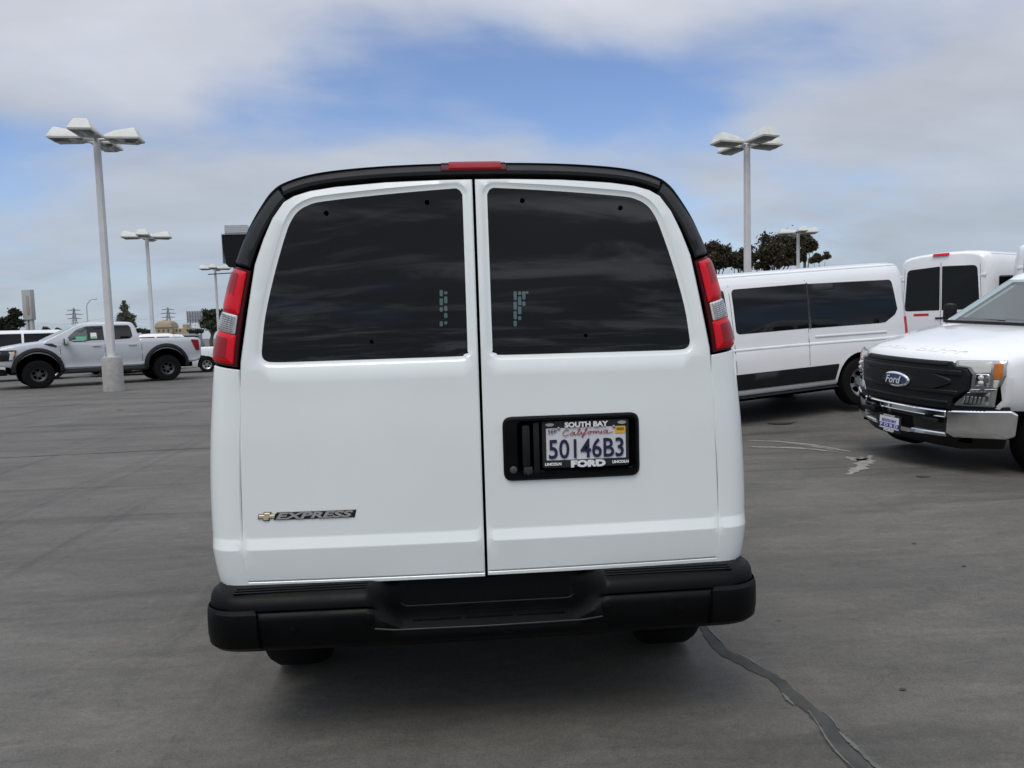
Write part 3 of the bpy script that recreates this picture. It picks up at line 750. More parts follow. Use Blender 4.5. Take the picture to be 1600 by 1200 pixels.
g.add([(x, y, gz(x, y)) for y in gy for x in gx], [(j*nxg+i, j*nxg+i+1, (j+1)*nxg+i+1, (j+1)*nxg+i) for j in range(len(gy)-1) for i in range(nxg-1)])
tag(g.build('ground', ground_material(), None, 80), kind='structure')
def ung(px, py, z=0.0):
    r = CF+CR*((px-800)/1150)-CU*((py-600)/1150); t = (z-CAM_LOC.z)/r.z; p = CAM_LOC+r*t; return Vector((p.x, p.y, 0))
mat('crack_sealer', (.066, .070, .065), .85, spec=.1, var=.25, vscale=9, bump=.3, bscale=60)
mat('old_paint', (.25, .245, .225), .8, var=.25, vscale=14, bump=.2, bscale=90)
mat('worn_paint', (.135, .137, .130), .85, spec=.1, var=.3, vscale=14)
mat('joint_filler', (.045, .044, .042), .85, var=.3, vscale=5)
def strip(name, pts, mt, z, rag=.15, seed=1, sub=6):
    """ragged flat band: pts = (point, half width)"""
    rnd = random.Random(seed); m = MB()
    P = smooth_closed([tuple(p)+(w,) for p, w in [((q[0].x, q[0].y), q[1]) for q in pts]], sub, False)
    Lf, Rt = [], []
    for i, (x, y, w) in enumerate(P):
        a, b = P[max(0, i-1)], P[min(len(P)-1, i+1)]; d = Vector((b[0]-a[0], b[1]-a[1])).normalized(); n = Vector((-d.y, d.x))
        wl, wr = w*(1+rnd.uniform(-rag, rag)*2), w*(1+rnd.uniform(-rag, rag)*2)
        Lf.append((x+n.x*wl, y+n.y*wl)); Rt.append((x-n.x*wr, y-n.y*wr))
    vs = [(p[0], p[1], gz(*p)+z) for p in Lf]+[(p[0], p[1], gz(*p)+z) for p in Rt]; n = len(P)
    m.add(vs, [(i, i+1, n+i+1, n+i) for i in range(n-1)])
    return m.build(name, mt, None, None)
SEAL = [(1098,978,9),(1123,1013,13),(1163,1037,14),(1206,1058,14),(1235,1083,15),(1262,1107,15),(1290,1130,18),(1304,1153,19),(1321,1177,20),(1345,1203,21),(1372,1232,22)]
tag(strip('crack_repair', [(ung(x, y), .72*w/1150*(ung(x, y)-CAM_LOC).dot(CF)) for x, y, w in SEAL], 'crack_sealer', .003, .12, 3), kind='structure')
EDGES = [[(1107,983,1.5),(1119,995,3),(1131,1008,1.5)],[(1150,1021,1),(1168,1030,2),(1184,1040,1)],[(1223,1085,2),(1230,1094,4),(1240,1103,2)],[(1263,1112,1.5),(1280,1136,2),(1294,1160,2.5),(1314,1184,2.5),(1340,1208,2)],[(1312,1146,2),(1328,1161,5),(1344,1176,5),(1364,1195,5),(1390,1218,4)],[(1283,1112,1),(1297,1122,2),(1310,1140,1.5)]]
for i, e in enumerate(EDGES):
    tag(strip('crack_repair', [(ung(x, y), .7*w/1150*(ung(x, y)-CAM_LOC).dot(CF)) for x, y, w in e], 'worn_paint', .006, .25, 20+i), kind='structure')
for i, e in enumerate([[((1158,688),.02),((1240,692),.035),((1328,706),.02)],[((1174,698.5),.03),((1250,701),.04),((1318,708),.01)],[((1222,692),.01),((1265,697),.03),((1310,705),.01)],
    [((1323,714),.02),((1342,719),.07),((1352,716),.03)],[((1360,712),.02),((1352,722),.075),((1341,733),.06),((1325,742),.02)]]):
    tag(strip('paint_marking', [(ung(*p), w) for p, w in e], 'old_paint', .005, .3, 40+i), kind='structure')
for i, e in enumerate([[((-60,719),.010),((100,711),.012),((330,700),.010),((700,684),.010)],[((-60,640),.02),((150,632),.015),((340,627),.02)]]):
    tag(strip('expansion_joint', [(ung(*p), w) for p, w in e], 'joint_filler', .004, .3, 60+i, 12), kind='structure')
for i, (px, py, w) in enumerate([(1222,668,.16),(1506,885,.012),(1428,850,.012),(1443,745,.05),(1410,1078,.012),(187,641,.06),(140,780,.01)]):
    p = ung(px, py); m = MB(); rnd = random.Random(i)
    n = 14; m.add([(p.x+cos(2*pi*k/n)*w*1.5*rnd.uniform(.6,1.1), p.y+sin(2*pi*k/n)*w*rnd.uniform(.6,1.1), gz(p.x, p.y)+.005) for k in range(n)], [tuple(range(n))])
    tag(m.build('oil_stain', 'joint_filler', None, None), kind='structure')

# ------------------------------------------------------------------ vehicle tools: closed bodies, panels laid on them from the side, front or top
def lerp_table(tab, x):
    if x <= tab[0][0]: return tab[0][1:]
    for a, b in zip(tab, tab[1:]):
        if x <= b[0]:
            t = (x-a[0])/(b[0]-a[0]); return [p+(q-p)*t for p, q in zip(a[1:], b[1:])]
    return tab[-1][1:]
def loft_x(rings, name, mt, par):
    m = MB(); m.loft([r+[(p[0], -p[1], p[2]) for p in r[-2::-1]] for r in rings], True, True)
    return m.build(name, mt, par)
def house_loft(levels, name, mt, par, rad=.22, n=6):
    """vertical stack of rounded rectangles: (z, x0, x1, half width)"""
    m = MB(); m.loft([[(p[0], p[1], z) for p in fillet([(x0, -w), (x1, -w), (x1, w), (x0, w)], min(rad, w*.5), n)] for z, x0, x1, w in levels], True, True)
    return m.build(name, mt, par)
def arches(body, centres, r, depth=.5):
    boolean_cut(body, [cutter((x, sg*y, z), r, depth, 'y') for x, y, z in centres for sg in (-1, 1)])
def tilt(o, yaw, pitch, roll):
    cz, sz, cp, sp, cr, sr = cos(yaw), sin(yaw), cos(pitch), sin(pitch), cos(roll), sin(roll)
    o.matrix_world = Matrix.Translation(o.location) @ (Matrix(((cz,-sz,0),(sz,cz,0),(0,0,1))) @ Matrix(((cp,0,-sp),(0,1,0),(sp,0,cp))) @ Matrix(((1,0,0),(0,cr,-sr),(0,sr,cr)))).to_4x4()
mat('screen_glass', (.16, .19, .19), .03, spec=.8)
mat('cab_glass', (.035, .045, .044), .03, spec=.7)
mat('tyre_side', (.016, .016, .016), .7, var=.25, vscale=20)
mat('wheel_silver', (.42, .42, .43), .3, metal=.8)

# ------------------------------------------------------------------ white passenger vans parked on the right
def make_van(label, loc, yaw, pitch=0, roll=0, roof=2.105, side_glass=True, rear_glass=True, group='white vans parked on the right'):
    t = thing('parked_van', label, 'van', loc, group=group); tilt(t, yaw, pitch, roll)
    base = [(.93,.335),(.985,.40),(1.0,.50),(1.008,.64),(1.004,.80),(1.004,.93),(.996,.965),(.990,1.0),(.992,1.1),(.985,1.22),(.955,1.6),(.925,1.86),(.890,1.985),(.845,2.035),(.80,2.048),(.70,2.072),(.45,2.095),(0,2.105)]
    def ring(x):
        inset = .14*(1-min(1, (x+.10)/.16)**.5) if x < .06 else 0
        top = lerp_table([(-1, roof), (3.9, roof), (4.25, roof-.06), (4.75, 1.62), (5.1, 1.36), (5.45, 1.22), (5.52, 1.0)], x)[0]
        o = []
        for w, z in base:
            zz = z if z < 1.0 else 1.0+(z-1.0)*(top-1.0)/(2.105-1.0) if top > 1.01 else min(z, 1.0)*.98
            ww = w if top > 2 else min(w+.10*(1-(top-1)/1.1)*(1 if w > .5 else w/.5), .99)
            o.append((x, max(0, ww-inset*(w/.9)), zz-(inset*.5 if z > 1.95 else 0)+(.02 if inset and z < .5 else 0)))
        return o
    xs = [-.10,-.095,-.08,-.05,0,.06,.3,.6,.85,1.1,1.4,1.7,2.1,2.6,3.1,3.6,3.9,4.1,4.25,4.5,4.75,4.95,5.1,5.3,5.45,5.52]
    b = loft_x([ring(x) for x in xs], 'body', 'fleet_white', t)
    arches(b, [(.88, 1.0, .36), (4.55, 1.0, .36)], .43)
    B = Body(b); kz = (roof-1)/(1.105)
    for sg in (1, -1):
        if side_glass:
            zs = lambda z: z if roof < 2.2 else z
            B.on_side('window', fillet([(1.735,1.205),(2.93,1.215),(2.93,1.84),(1.70,1.84)], [.01,.07,.07,.01]), sg, t, 'dark_glass')
            B.on_side('window', fillet([(1.675,1.835),(1.705,1.20),(.52,1.175),(.40,1.18),(.21,1.28),(.155,1.36),(.20,1.80)], [.01,.01,.05,.06,.05,.03,.07]), sg, t, 'dark_glass')
            B.on_side('window_rubber', [(1.672,1.85),(1.702,1.85),(1.735,1.19),(1.706,1.19)], sg, t, 'dark_plastic', lift=.002)
        B.on_side('window', fillet([(3.02,1.22),(3.95,1.22),(4.35,1.35),(3.95,1.80),(3.05,1.84)], [.05,.05,.05,.08,.05]), sg, t, 'dark_glass')
        B.on_side('rub_strip', fillet([(1.36,.435),(4.05,.45),(4.05,.67),(1.28,.655)], .02), sg, t, 'black_trim', lift=.012)
        B.on_side('sill_strip', [(1.30,.325),(4.1,.325),(4.1,.365),(1.33,.365)], sg, t, 'black_trim', lift=.006)
        for x0, x1, z0, z1 in ((1.71,1.80,2.0,.34),(2.97,2.98,2.0,.36),(4.1,4.05,1.5,.36)):
            B.on_side('door_seam', [(x0,z0),(x0-.008,z0),(x1-.008,z1),(x1,z1)], sg, t, 'dark_plastic', lift=.001, r=.001, t=.003)
        # pressed swage lines and wheel-arch lip, real ridges
        for pts in ([(.15,.955),(.6,.955),(1.72,.985),(2.97,1.005),(4.0,1.01)], [(.37,1.045),(1.0,1.065),(1.67,1.085)]):
            P = smooth_closed(pts, 4, False)
            B.on_side('swage', [(x, z-.045) for x, z in P]+[(x, z+.03) for x, z in P[::-1]], sg, t, 'fleet_white', lift=.007, t=.011, r=.024, grid=.09, angle=80)
        f = B.side(sg)
        for x in (.88, 4.55): wheel(t, (x, sg*.88, .35), .35, .235, sg, 'spoke', .62, 'wheel_silver', 'y')
        # roof gutter
        m = MB(); m.tube([f(x, 1.0+(2.015-1)*kz) for x in (.06,.4,1,1.6,2.2,2.8,3.4,3.8)], .012, 6); m.build('gutter', 'fleet_white', t)
        # tall tail lamp
        B.on_side('tail_lamp', fillet([(-.075,.90),(.045,.90),(.055,1.24),(-.055,1.24)], .015), sg, t, 'tail_red', lift=.006)
    if rear_glass:
        zt = 1.86 if roof < 2.2 else 2.02
        for sy in (-1, 1):
            p = [(sy*.02,1.16),(sy*.76,1.16),(sy*.70,zt),(sy*.02,zt+.03)]
            B.on_front('rear_window', fillet(p, [.02,.08,.1,.02]), -1, t, 'dark_glass')
            B.on_front('reflector_strip', rect(sy*.40-.16,1.05,sy*.40+.16,1.105), -1, t, 'reflector_red', lift=.003)
            B.on_front('door_seam', [(sy*.815,.5),(sy*.823,.5),(sy*.755,1+.86*kz),(sy*.747,1+.86*kz)], -1, t, 'dark_plastic', lift=.001, r=.001, t=.003)
            for hz_ in (1.82, 1.2):
                m = MB(); m.box((-.085, sy*.81, hz_), (.05, .10, .055), bev=.012); m.build('hinge', 'fleet_white', t)
        B.on_front('door_seam', [(-.005,.5),(.005,.5),(.005,1+.93*kz),(-.005,1+.93*kz)], -1, t, 'dark_plastic', lift=.001, r=.001, t=.003)
        B.on_front('high_brake_lamp', rect(-.16,roof-.080,.16,roof-.05,.01), -1, t, 'tail_red', lift=.03, t=.05)
        B.on_front('door_handle', rect(-.20,.985,.10,1.02,.01), -1, t, 'black_trim', lift=.02, t=.02)
        m = MB(); m.box((-.13, 0, .47), (.12, 1.9, .18), bev=.04); m.build('rear_bumper', 'black_trim', t)
    B.on_front('windscreen', fillet([(-.82,1.42),(.82,1.42),(.70,roof-.16),(-.70,roof-.16)], .08), 1, t, 'dark_glass', grid=.1)
    m = MB(); m.box((2.6, 0, .34), (4.6, 1.5, .16)); m.box((.88, 0, .34), (.12, 1.5, .12)); m.build('underframe', 'void_black', t)
    return t
make_van('long low white van with dark side windows parked side-on beside the big van', (6.412, 8.872, .262), RAD(193.06), RAD(-3.3), RAD(1.6))

# ------------------------------------------------------------------ white pickup truck facing left at the right edge
def make_super():
    t = thing('pickup_truck', 'white pickup with black grille and chrome bumper at the right edge', 'pickup truck', (4.350, 4.615, -.012)); tilt(t, RAD(189.96), RAD(-.2), RAD(-3.0))
    cv = lambda y: -.357*min(abs(y), 1.05)**2.5
    XG = -.035
    def F(y, z): return Vector((XG+cv(y)-.10*max(0, z-1.02)**1.0-.06*sstep(z, 1.10, 1.2), y, z))
    FR = (1, 0, .05)
    # body: bonnet and wings, cab sides, bed
    def ring(x):
        # x is the station on the centre line; sides trail by cv at the nose
        w, z0, zs, cr = lerp_table([(-6.2,1.0,.62,1.42,.0),(-2.6,1.0,.50,1.42,.0),(-1.4,1.0,.50,1.375,.03),(-1.0,.995,.55,1.32,.055),(-.5,.985,.66,1.235,.06),(-.2,.97,.68,1.175,.05),(-.08,.955,.69,1.135,.03),(-.045,.94,.70,1.09,.02)], x)
        k = max(0, 1+x/1.3) if x > -1.3 else 0
        pts = [(w*.95,z0),(w,z0+.08),(w,z0+.3),(w*.995,zs-.16),(w*.985,zs-.07),(w*.965,zs-.025),(w*.92,zs),(w*.7,zs+cr*.45),(w*.55,zs+cr*.9),(w*.3,zs+cr),(0,zs+cr*1.05)]
        return [(x+k*cv(y), y, z) for y, z in pts]
    b = loft_x([ring(x) for x in (-6.2,-5.5,-4.5,-3.6,-2.6,-2.0,-1.7,-1.4,-1.2,-1.0,-.8,-.65,-.5,-.35,-.2,-.12,-.08,-.06,-.045)], 'body', 'fleet_white', t)
    arches(b, [(-1.02, 1.0, .42), (-4.75, 1.0, .42)], .50)
    B = Body(b)
    cab = house_loft([(1.36,-3.9,-1.28,.90),(1.42,-3.88,-1.34,.90),(1.85,-3.75,-2.02,.775),(1.93,-3.7,-2.14,.74),(1.985,-3.6,-2.3,.66),(2.0,-3.4,-2.5,.5)], 'cab', 'fleet_white', t, .2)
    CB = Body(cab)
    CB.on_front('windscreen', fillet([(-.80,1.425),(.80,1.425),(.70,1.875),(-.70,1.875)], .05), 1, t, 'screen_clear', grid=.08, lift=.006)
    def open_front(o, z0, z1):
        bm = bmesh.new(); bm.from_mesh(o.data); bm.normal_update()
        bmesh.ops.delete(bm, geom=[f for f in bm.faces if f.normal.x > .35 and abs(f.normal.y) < .2 and z0 < f.calc_center_median().z < z1 and abs(f.calc_center_median().y) < .1], context='FACES')
        bm.to_mesh(o.data); bm.free()
    open_front(cab, 1.40, 1.88)
    lin = house_loft([(1.30,-3.80,-1.40,.84),(1.44,-3.78,-1.44,.84),(1.83,-3.68,-2.06,.72),(1.90,-3.6,-2.18,.66)], 'cab_lining', 'cabin_pale', t, .18); open_front(lin, 1.34, 1.86)
    m = MB(); m.box((-1.62, 0, 1.37), (.55, 1.6, .12), bev=.05); m.build('dashboard', 'seat_grey', t)
    for sy in (-1, 1):
        m = MB(); m.box((-2.55, sy*.38, 1.42), (.16, .5, .56), bev=.06); m.box((-2.58, sy*.38, 1.74), (.10, .26, .16), bev=.04); m.build('seat', 'seat_grey', t)
    m = MB(); m.tube([(-2.02+.06*sin(a), .38+.19*cos(a), 1.46+.17*sin(a)) for a in [2*pi*k/20 for k in range(21)]], .016, 6); m.build('steering_wheel', 'dark_plastic', t)
    m = MB(); m.box((-2.02, 0, 1.77), (.03, .26, .08), bev=.015); m.build('inner_mirror', 'dark_plastic', t)
    for sg in (-1, 1):
        CB.on_side('window', fillet([(-2.55,1.46),(-1.62,1.46),(-2.06,1.83),(-2.55,1.85)], .04), sg, t, 'cab_glass')
        CB.on_side('window', fillet([(-3.6,1.46),(-2.65,1.46),(-2.65,1.85),(-3.55,1.83)], .04), sg, t, 'cab_glass')
        B.on_side('door_seam', [(-1.50,.55),(-1.492,.55),(-1.492,1.34),(-1.50,1.34)], sg, t, 'dark_plastic', lift=.001, r=.001, t=.003)
        m = MB(); m.box((-1.68, sg*1.09, 1.50), (.10, .15, .22), bev=.05); m.tube([(-1.62, sg*.90, 1.42), (-1.66, sg*1.06, 1.44)], .03, 8); m.build('mirror', 'black_trim', t)
    m = MB(); m.tube([(-1.37,.72,1.432),(-1.40,.2,1.452),(-1.43,-.1,1.46)], .012, 6); m.tube([(-1.37,-.05,1.438),(-1.40,-.45,1.45),(-1.42,-.72,1.455)], .012, 6); m.build('wipers', 'rubber', t)
    m = MB(); m.box((-1.36, 0, 1.418), (.10, 1.62, .03), bev=.01); m.build('cowl', 'black_trim', t)
    # nose
    fa = panel('grille_backing', rect(-.93,.60,.93,1.125,.06), F, FR, t, 'void_black', t=.02, lift=-.02, grid=.08)
    gr = panel('grille', fillet([(.56,.665),(.575,.755),(.70,.86),(.708,1.0),(.675,1.055),(.60,1.07),(.55,1.118),(-.55,1.118),(-.60,1.07),(-.675,1.055),(-.708,1.0),(-.70,.86),(-.575,.755),(-.56,.665)], .03), F, FR, t, 'black_trim', t=.04, r=.012, grid=.06, lift=.012)
    for z0, z1, hw, lf in ((1.068,1.108,.52,.028),(.985,1.035,.64,.03),(.80,.845,.62,.03),(.705,.74,.54,.026)):
        panel('grille_bar', rect(-hw,z0,hw,z1,.015), F, FR, gr, 'black_trim', t=.03, r=.01, grid=.07, lift=lf)
    panel('grille_centre', fillet([(-.40,.83),(.40,.83),(.56,.90),(.56,.95),(.40,1.0),(-.40,1.0),(-.56,.95),(-.56,.90)], .03), F, FR, gr, 'black_trim', t=.03, r=.012, grid=.06, lift=.03)
    ell = lambda cy, cz_, a, bb: [(cy+a*cos(2*pi*k/36), cz_+bb*sin(2*pi*k/36)) for k in range(36)]
    ov = panel('badge', ell(-.02,.893,.185,.076), F, FR, t, 'chrome', t=.03, r=.012, grid=.06, lift=.055)
    panel('badge_field', ell(-.02,.893,.158,.058), F, FR, ov, 'oval_blue', t=.01, r=.003, grid=.06, lift=.058)
    put_text('badge_lettering', 'Ford', .105, 'ink_white', ov, lambda x, y, z: F(-.02+x, .893+y)+Vector((.072+z, 0, 0)), fit=.205, shear=.3, bold=.001)
    HL = [(.572,1.128),(.925,1.145),(.938,1.01),(.888,.885),(.878,.715),(.58,.70),(.622,.757),(.706,.852),(.714,1.005),(.675,1.060),(.588,1.066)]
    for sg in (-1, 1):
        s = lambda p: [(sg*a, c) for a, c in p]
        h = panel('headlamp', fillet(s(HL), .012), F, FR, t, 'chrome_dull', t=.03, r=.006, grid=.05, lift=.012)
        panel('lamp_lens', fillet(s([(.60,1.118),(.84,1.128),(.84,1.03),(.735,1.02),(.70,1.072),(.605,1.082)]), .01), F, FR, h, 'lens_clear', t=.01, r=.004, grid=.04, lift=.016)
        panel('main_beam', rect(*((.742,.905,.838,1.018) if sg > 0 else (-.838,.905,-.742,1.018)), .02), F, FR, h, 'chrome', t=.01, r=.006, grid=.03, lift=.022)
        for cz_ in (.985, .935):
            q = F(sg*.79, cz_); m = MB(); m.lathe([(.001,.03),(.016,.026),(.024,.012),(.025,0)], (q.x+.015, q.y, q.z), 'x', 20); m.build('projector', 'lens_clear', h)
        panel('turn_signal', fillet(s([(.852,1.114),(.912,1.116),(.918,1.03),(.902,.975),(.862,.975)]), .01), F, FR, h, 'lens_amber', t=.01, r=.004, grid=.03, lift=.018)
        panel('side_marker', fillet(s([(.862,.965),(.898,.965),(.884,.895),(.862,.895)]), .006), F, FR, h, 'lens_clear', t=.01, r=.003, grid=.03, lift=.018)
        panel('chrome_divider', fillet(s([(.715,.868),(.885,.885),(.884,.868),(.70,.85)]), .004), F, FR, h, 'chrome', t=.012, r=.003, grid=.04, lift=.022)
        lo = panel('low_beam', fillet(s([(.685,.838),(.845,.852),(.84,.728),(.655,.715)]), .015), F, FR, h, 'chrome', t=.01, r=.004, grid=.04, lift=.016)
        for k in range(5):
            panel('reflector_rib', s([(.69+.028*k,.80),(.705+.028*k,.802),(.695+.028*k,.74),(.68+.028*k,.738)]), F, FR, lo, 'chrome_dull', t=.008, r=.002, grid=.04, lift=.022)
    for word, yc, wd in (('SUPER', -.33, .58), ('DUTY', .33, .50)):
        put_text('bonnet_lettering', word, .060, 'fleet_white', t, (lambda yc: lambda x, y, z: B.top()(-.155-y*1.1+cv(yc+x)*.9, yc+x)+Vector((0, 0, .001+z)))(yc), fit=wd, ext=.004, bold=.001)
    # chrome bumper with its open centre
    G = lambda y, z: Vector((.0+cv(y)-.35*max(0, .45-z)-.012, y, z))
    for sg in (-1, 1):
        s = lambda p: [(sg*a, c) for a, c in p]
        panel('bumper_end', fillet(s([(.54,.645),(.99,.69),(1.03,.66),(1.02,.46),(.965,.42),(.60,.385),(.54,.42)]), .025), G, FR, t, 'chrome', t=.05, r=.012, grid=.05, lift=.0)
    panel('bumper_bar', fillet([(-.535,.578),(.535,.578),(.535,.64),(-.535,.64)], .012), G, FR, t, 'chrome', t=.05, r=.01, grid=.06)
    panel('bumper_bar', fillet([(-.535,.385),(-.22,.372),(-.16,.36),(.12,.36),(.18,.372),(.535,.385),(.535,.425),(.18,.42),(-.22,.42),(-.535,.425)], .01), G, FR, t, 'chrome', t=.05, r=.008, grid=.05)
    panel('bumper_opening', rect(-.56,.37,.56,.65,.01), G, FR, t, 'gloss_black', t=.02, lift=-.03)
    for yy in (.40, -.44):
        q = G(yy, .56); m = MB(); m.box((q.x+.0, yy, .592-.06), (.03, .18, .05), bev=.01); m.build('tow_hook_cover', 'black_trim', t)
    panel('valance', fillet([(-.97,.44),(-.9,.30),(-.55,.245),(.55,.245),(.9,.30),(.97,.44)], .03), lambda y, z: G(y, z)+Vector((-.03-.3*max(0, .40-z), 0, 0)), FR, t, 'black_trim', t=.08, r=.02, grid=.07, lift=-.015)
    panel('bumper_top', [(-.98,.655),(.98,.655),(.97,.72),(-.97,.72)], lambda y, z: F(y, z)+Vector((-.0, 0, 0)), FR, t, 'black_trim', t=.03, lift=-.012)
    pl = panel('dealer_plate', rect(-.195,.366,.105,.512,.006), lambda y, z: Vector((.035, y, z)), FR, t, 'ink_white', t=.004, r=.001)
    PT = lambda y0, z0: lambda x, y, z: Vector((.037+z, y0+x, z0+y))
    panel('plate_band', rect(-.185,.388,.095,.430), lambda y, z: Vector((.0365, y, z)), FR, pl, 'ink_blue', t=.001, r=.0003)
    put_text('plate_lettering', 'SOUTH BAY', .042, 'ink_blue', pl, PT(-.045,.458), fit=.20, bold=.001)
    put_text('plate_lettering', 'F O R D', .040, 'ink_white', pl, PT(-.045,.409), fit=.24, bold=.001)
    pf = panel('plate_frame', rect(-.205,.345,.115,.522,.008), lambda y, z: Vector((.036, y, z)), FR, pl, 'ink_black', [(rect(-.18,.374,.09,.502,.004), 0, .002)], t=.004, r=.001)
    put_text('plate_lettering', 'FORD', .034, 'ink_white', pf, PT(-.045,.3575), fit=.14, bold=.0015)
    put_text('plate_lettering', 'SOUTH BAY', .020, 'ink_white', pf, PT(-.045,.512), fit=.16, bold=.0005)
    m = MB(); m.box((-3.2, 0, .55), (5.6, 1.1, .2)); m.tube([(-1.02,-.8,.42),(-1.02,.8,.42)], .06, 8); m.box((-.55, 0, .5), (.7, 1.4, .3)); m.build('underframe', 'void_black', t)
    for sg in (-1, 1):
        for x in (-1.02, -4.75): wheel(t, (x, sg*.86, .405), .405, .26, sg, 'steel', .56, 'wheel_silver', 'y')
    return t
make_super()

# ------------------------------------------------------------------ silver off-road pickup on the left
def make_raptor():
    sc_ = 1.09
    t = thing('pickup_truck', 'silver off-road pickup with black wheel flares parked behind the nearest light pole', 'pickup truck', (-11.298, 25.63, 0), scale=sc_)
    t.rotation_euler = (0, 0, RAD(214.6))
    def ring(x):
        w, z0, zs = lerp_table([(-1.12,.90,.80,1.34),(-1.05,.94,.66,1.40),(-.9,.965,.60,1.425),(.0,.975,.58,1.43),(.74,.975,.55,1.43),(.76,.975,.54,1.41),(3.05,.975,.54,1.40),(3.4,.98,.55,1.40),(3.9,.98,.6,1.345),(4.3,.96,.66,1.28),(4.55,.90,.70,1.23),(4.66,.80,.74,1.15)], x)
        bul = .03 if 3.2 < x < 4.5 else 0
        return [(x, w*.95, z0), (x, w*.985, z0+.06), (x, w*.972, z0+.16), (x, w*.985, z0+.26), (x, w, z0+.42), (x, w*.99, zs-.16), (x, w*.975, zs-.05), (x, w*.945, zs-.012), (x, w*.88, zs), (x, w*.5, zs+bul), (x, 0, zs+bul)]
    b = loft_x([ring(x) for x in (-1.12,-1.09,-1.05,-.98,-.9,-.5,0,.4,.70,.74,.76,1.2,1.8,2.4,3.05,3.2,3.4,3.65,3.9,4.1,4.3,4.45,4.55,4.62,4.66)], 'body', 'silver_white', t)
    arches(b, [(0, 1.0, .48), (3.62, 1.0, .46)], .60, .6)
    B = Body(b)
    cab = house_loft([(1.34,.74,3.50,.955),(1.42,.76,3.42,.945),(1.84,.88,2.62,.80),(1.92,.92,2.44,.765),(1.965,1.0,2.28,.69),(1.985,1.2,2.1,.5)], 'cab', 'silver_white', t, .09)
    CB = Body(cab)
    CB.on_front('windscreen', fillet([(-.90,1.45),(.90,1.45),(.755,1.89),(-.755,1.89)], .04), 1, t, 'screen_glass')
    for sg in (1, -1):
        fw = CB.on_side('window', fillet([(2.86,1.455),(2.55,1.745),(2.28,1.845),(1.80,1.862),(1.80,1.405),(2.2,1.40),(2.36,1.365),(2.65,1.365)], [.03,.05,.05,.02,.02,.03,.03,.03]), sg, t, 'cab_glass')
        CB.on_side('window', fillet([(1.58,1.868),(1.07,1.865),(1.01,1.79),(.98,1.50),(1.06,1.43),(1.58,1.405)], [.02,.04,.04,.05,.03,.02]), sg, t, 'dark_glass')
        CB.on_side('window_tint', [(2.27,1.84),(1.81,1.855),(1.81,1.415),(2.25,1.41)], sg, fw, 'dark_glass', lift=.006, r=.001)
        CB.on_side('window_sticker', rect(2.00,1.46,2.17,1.64), sg, fw, 'sticker_white', lift=.008, t=.004)
        CB.on_side('window_sticker', rect(2.01,1.47,2.16,1.52), sg, fw, 'sticker_green', lift=.010, t=.004)
        CB.on_side('window_sticker', rect(2.29,1.43,2.58,1.53), sg, fw, 'sticker_green', lift=.008, t=.004)
        # flares
        for cx, cz_, r0 in ((0,.55,.62),(3.62,.53,.62)):
            m = MB(); rr = []
            for k in range(19):
                a = pi*(-.06+1.12*k/18)
                e = Vector((cos(a), 0, sin(a)))
                rr.append([(cx+e.x*r, sg*y, max(.50, cz_+e.z*r)) for r, y in ((r0-.05,.88),(r0-.05,1.04),(r0-.02,1.06),(r0+.05,1.035),(r0+.075,.965),(r0+.07,.90))])
            m.loft(rr, True, True); m.build('wheel_flare', 'black_trim', t)
        for x in (0, 3.62): wheel(t, (x, sg*.86, .425), .425, .31, sg, 'alloy', .52, 'steel_dark', 'y')
        B.on_side('rocker', [(.60,.42),(3.06,.40),(3.06,.545),(.60,.56)], sg, t, 'black_trim', lift=.01)
        m = MB(); m.box((1.85, sg*1.0, .44), (2.3, .16, .07), bev=.02); m.build('running_board', 'black_trim', t)
        for x0, x1, z0, z1 in ((3.03,3.02,1.36,.56),(1.80,1.82,1.38,.56),(.745,.745,1.40,.58)):
            B.on_side('door_seam', [(x0,z0),(x0-.014,z0),(x1-.014,z1),(x1,z1)], sg, t, 'dark_plastic', lift=.001, r=.001, t=.003)
        for x in (2.03, 1.0): m = MB(); m.box((x, sg*.982, 1.235), (.24, .03, .04), bev=.012); m.build('door_handle', 'silver_white', t)
        m = MB(); m.box((2.86, sg*1.12, 1.40), (.13, .24, .19), bev=.05); mo = m.build('mirror', 'silver_white', t)
        m = MB(); m.box((2.925, sg*1.12, 1.40), (.03, .22, .17), bev=.01); m.box((2.86, sg*1.0, 1.335), (.16, .2, .05), bev=.02); m.build('mirror_housing', 'gloss_black', mo)
        B.on_side('fender_vent', fillet([(3.46,1.345),(3.22,1.345),(3.08,1.25),(3.14,1.225),(3.28,1.26)], .015), sg, t, 'gloss_black', lift=.012)
        B.on_side('tail_lamp', fillet([(-.78,1.345),(-1.04,1.33),(-1.05,.97),(-.92,.985)], .03), sg, t, 'tail_red_dark', lift=.014)
        h = B.on_side('headlamp', fillet([(4.60,1.175),(4.13,1.175),(4.19,.95),(4.28,.865),(4.58,.855)], .03), sg, t, 'gloss_black', lift=.02)
        B.on_side('lamp_strip', fillet([(4.33,1.12),(4.18,1.13),(4.24,.90),(4.33,.88),(4.30,1.06)], .01), sg, h, 'lens_clear', lift=.028)
        B.on_side('turn_signal', rect(4.165,1.0,4.20,1.14,.01), sg, h, 'lens_amber', lift=.03)
    B.on_top('bed_liner', rect(-1.02,-.86,.72,.86,.04), t, 'bumper_black', lift=.006)
    m = MB(); m.box((4.70, 0, 1.02), (.16, 1.55, .36), bev=.05); m.build('grille', 'gloss_black', t)
    m = MB(); m.box((4.72, 0, .68), (.30, 1.80, .24), bev=.06); m.box((4.55, 0, .50), (.35, 1.3, .16), bev=.04); m.build('front_bumper', 'black_trim', t)
    m = MB(); m.box((-1.16, 0, .70), (.22, 1.75, .17), bev=.05); m.build('rear_bumper', 'black_trim', t)
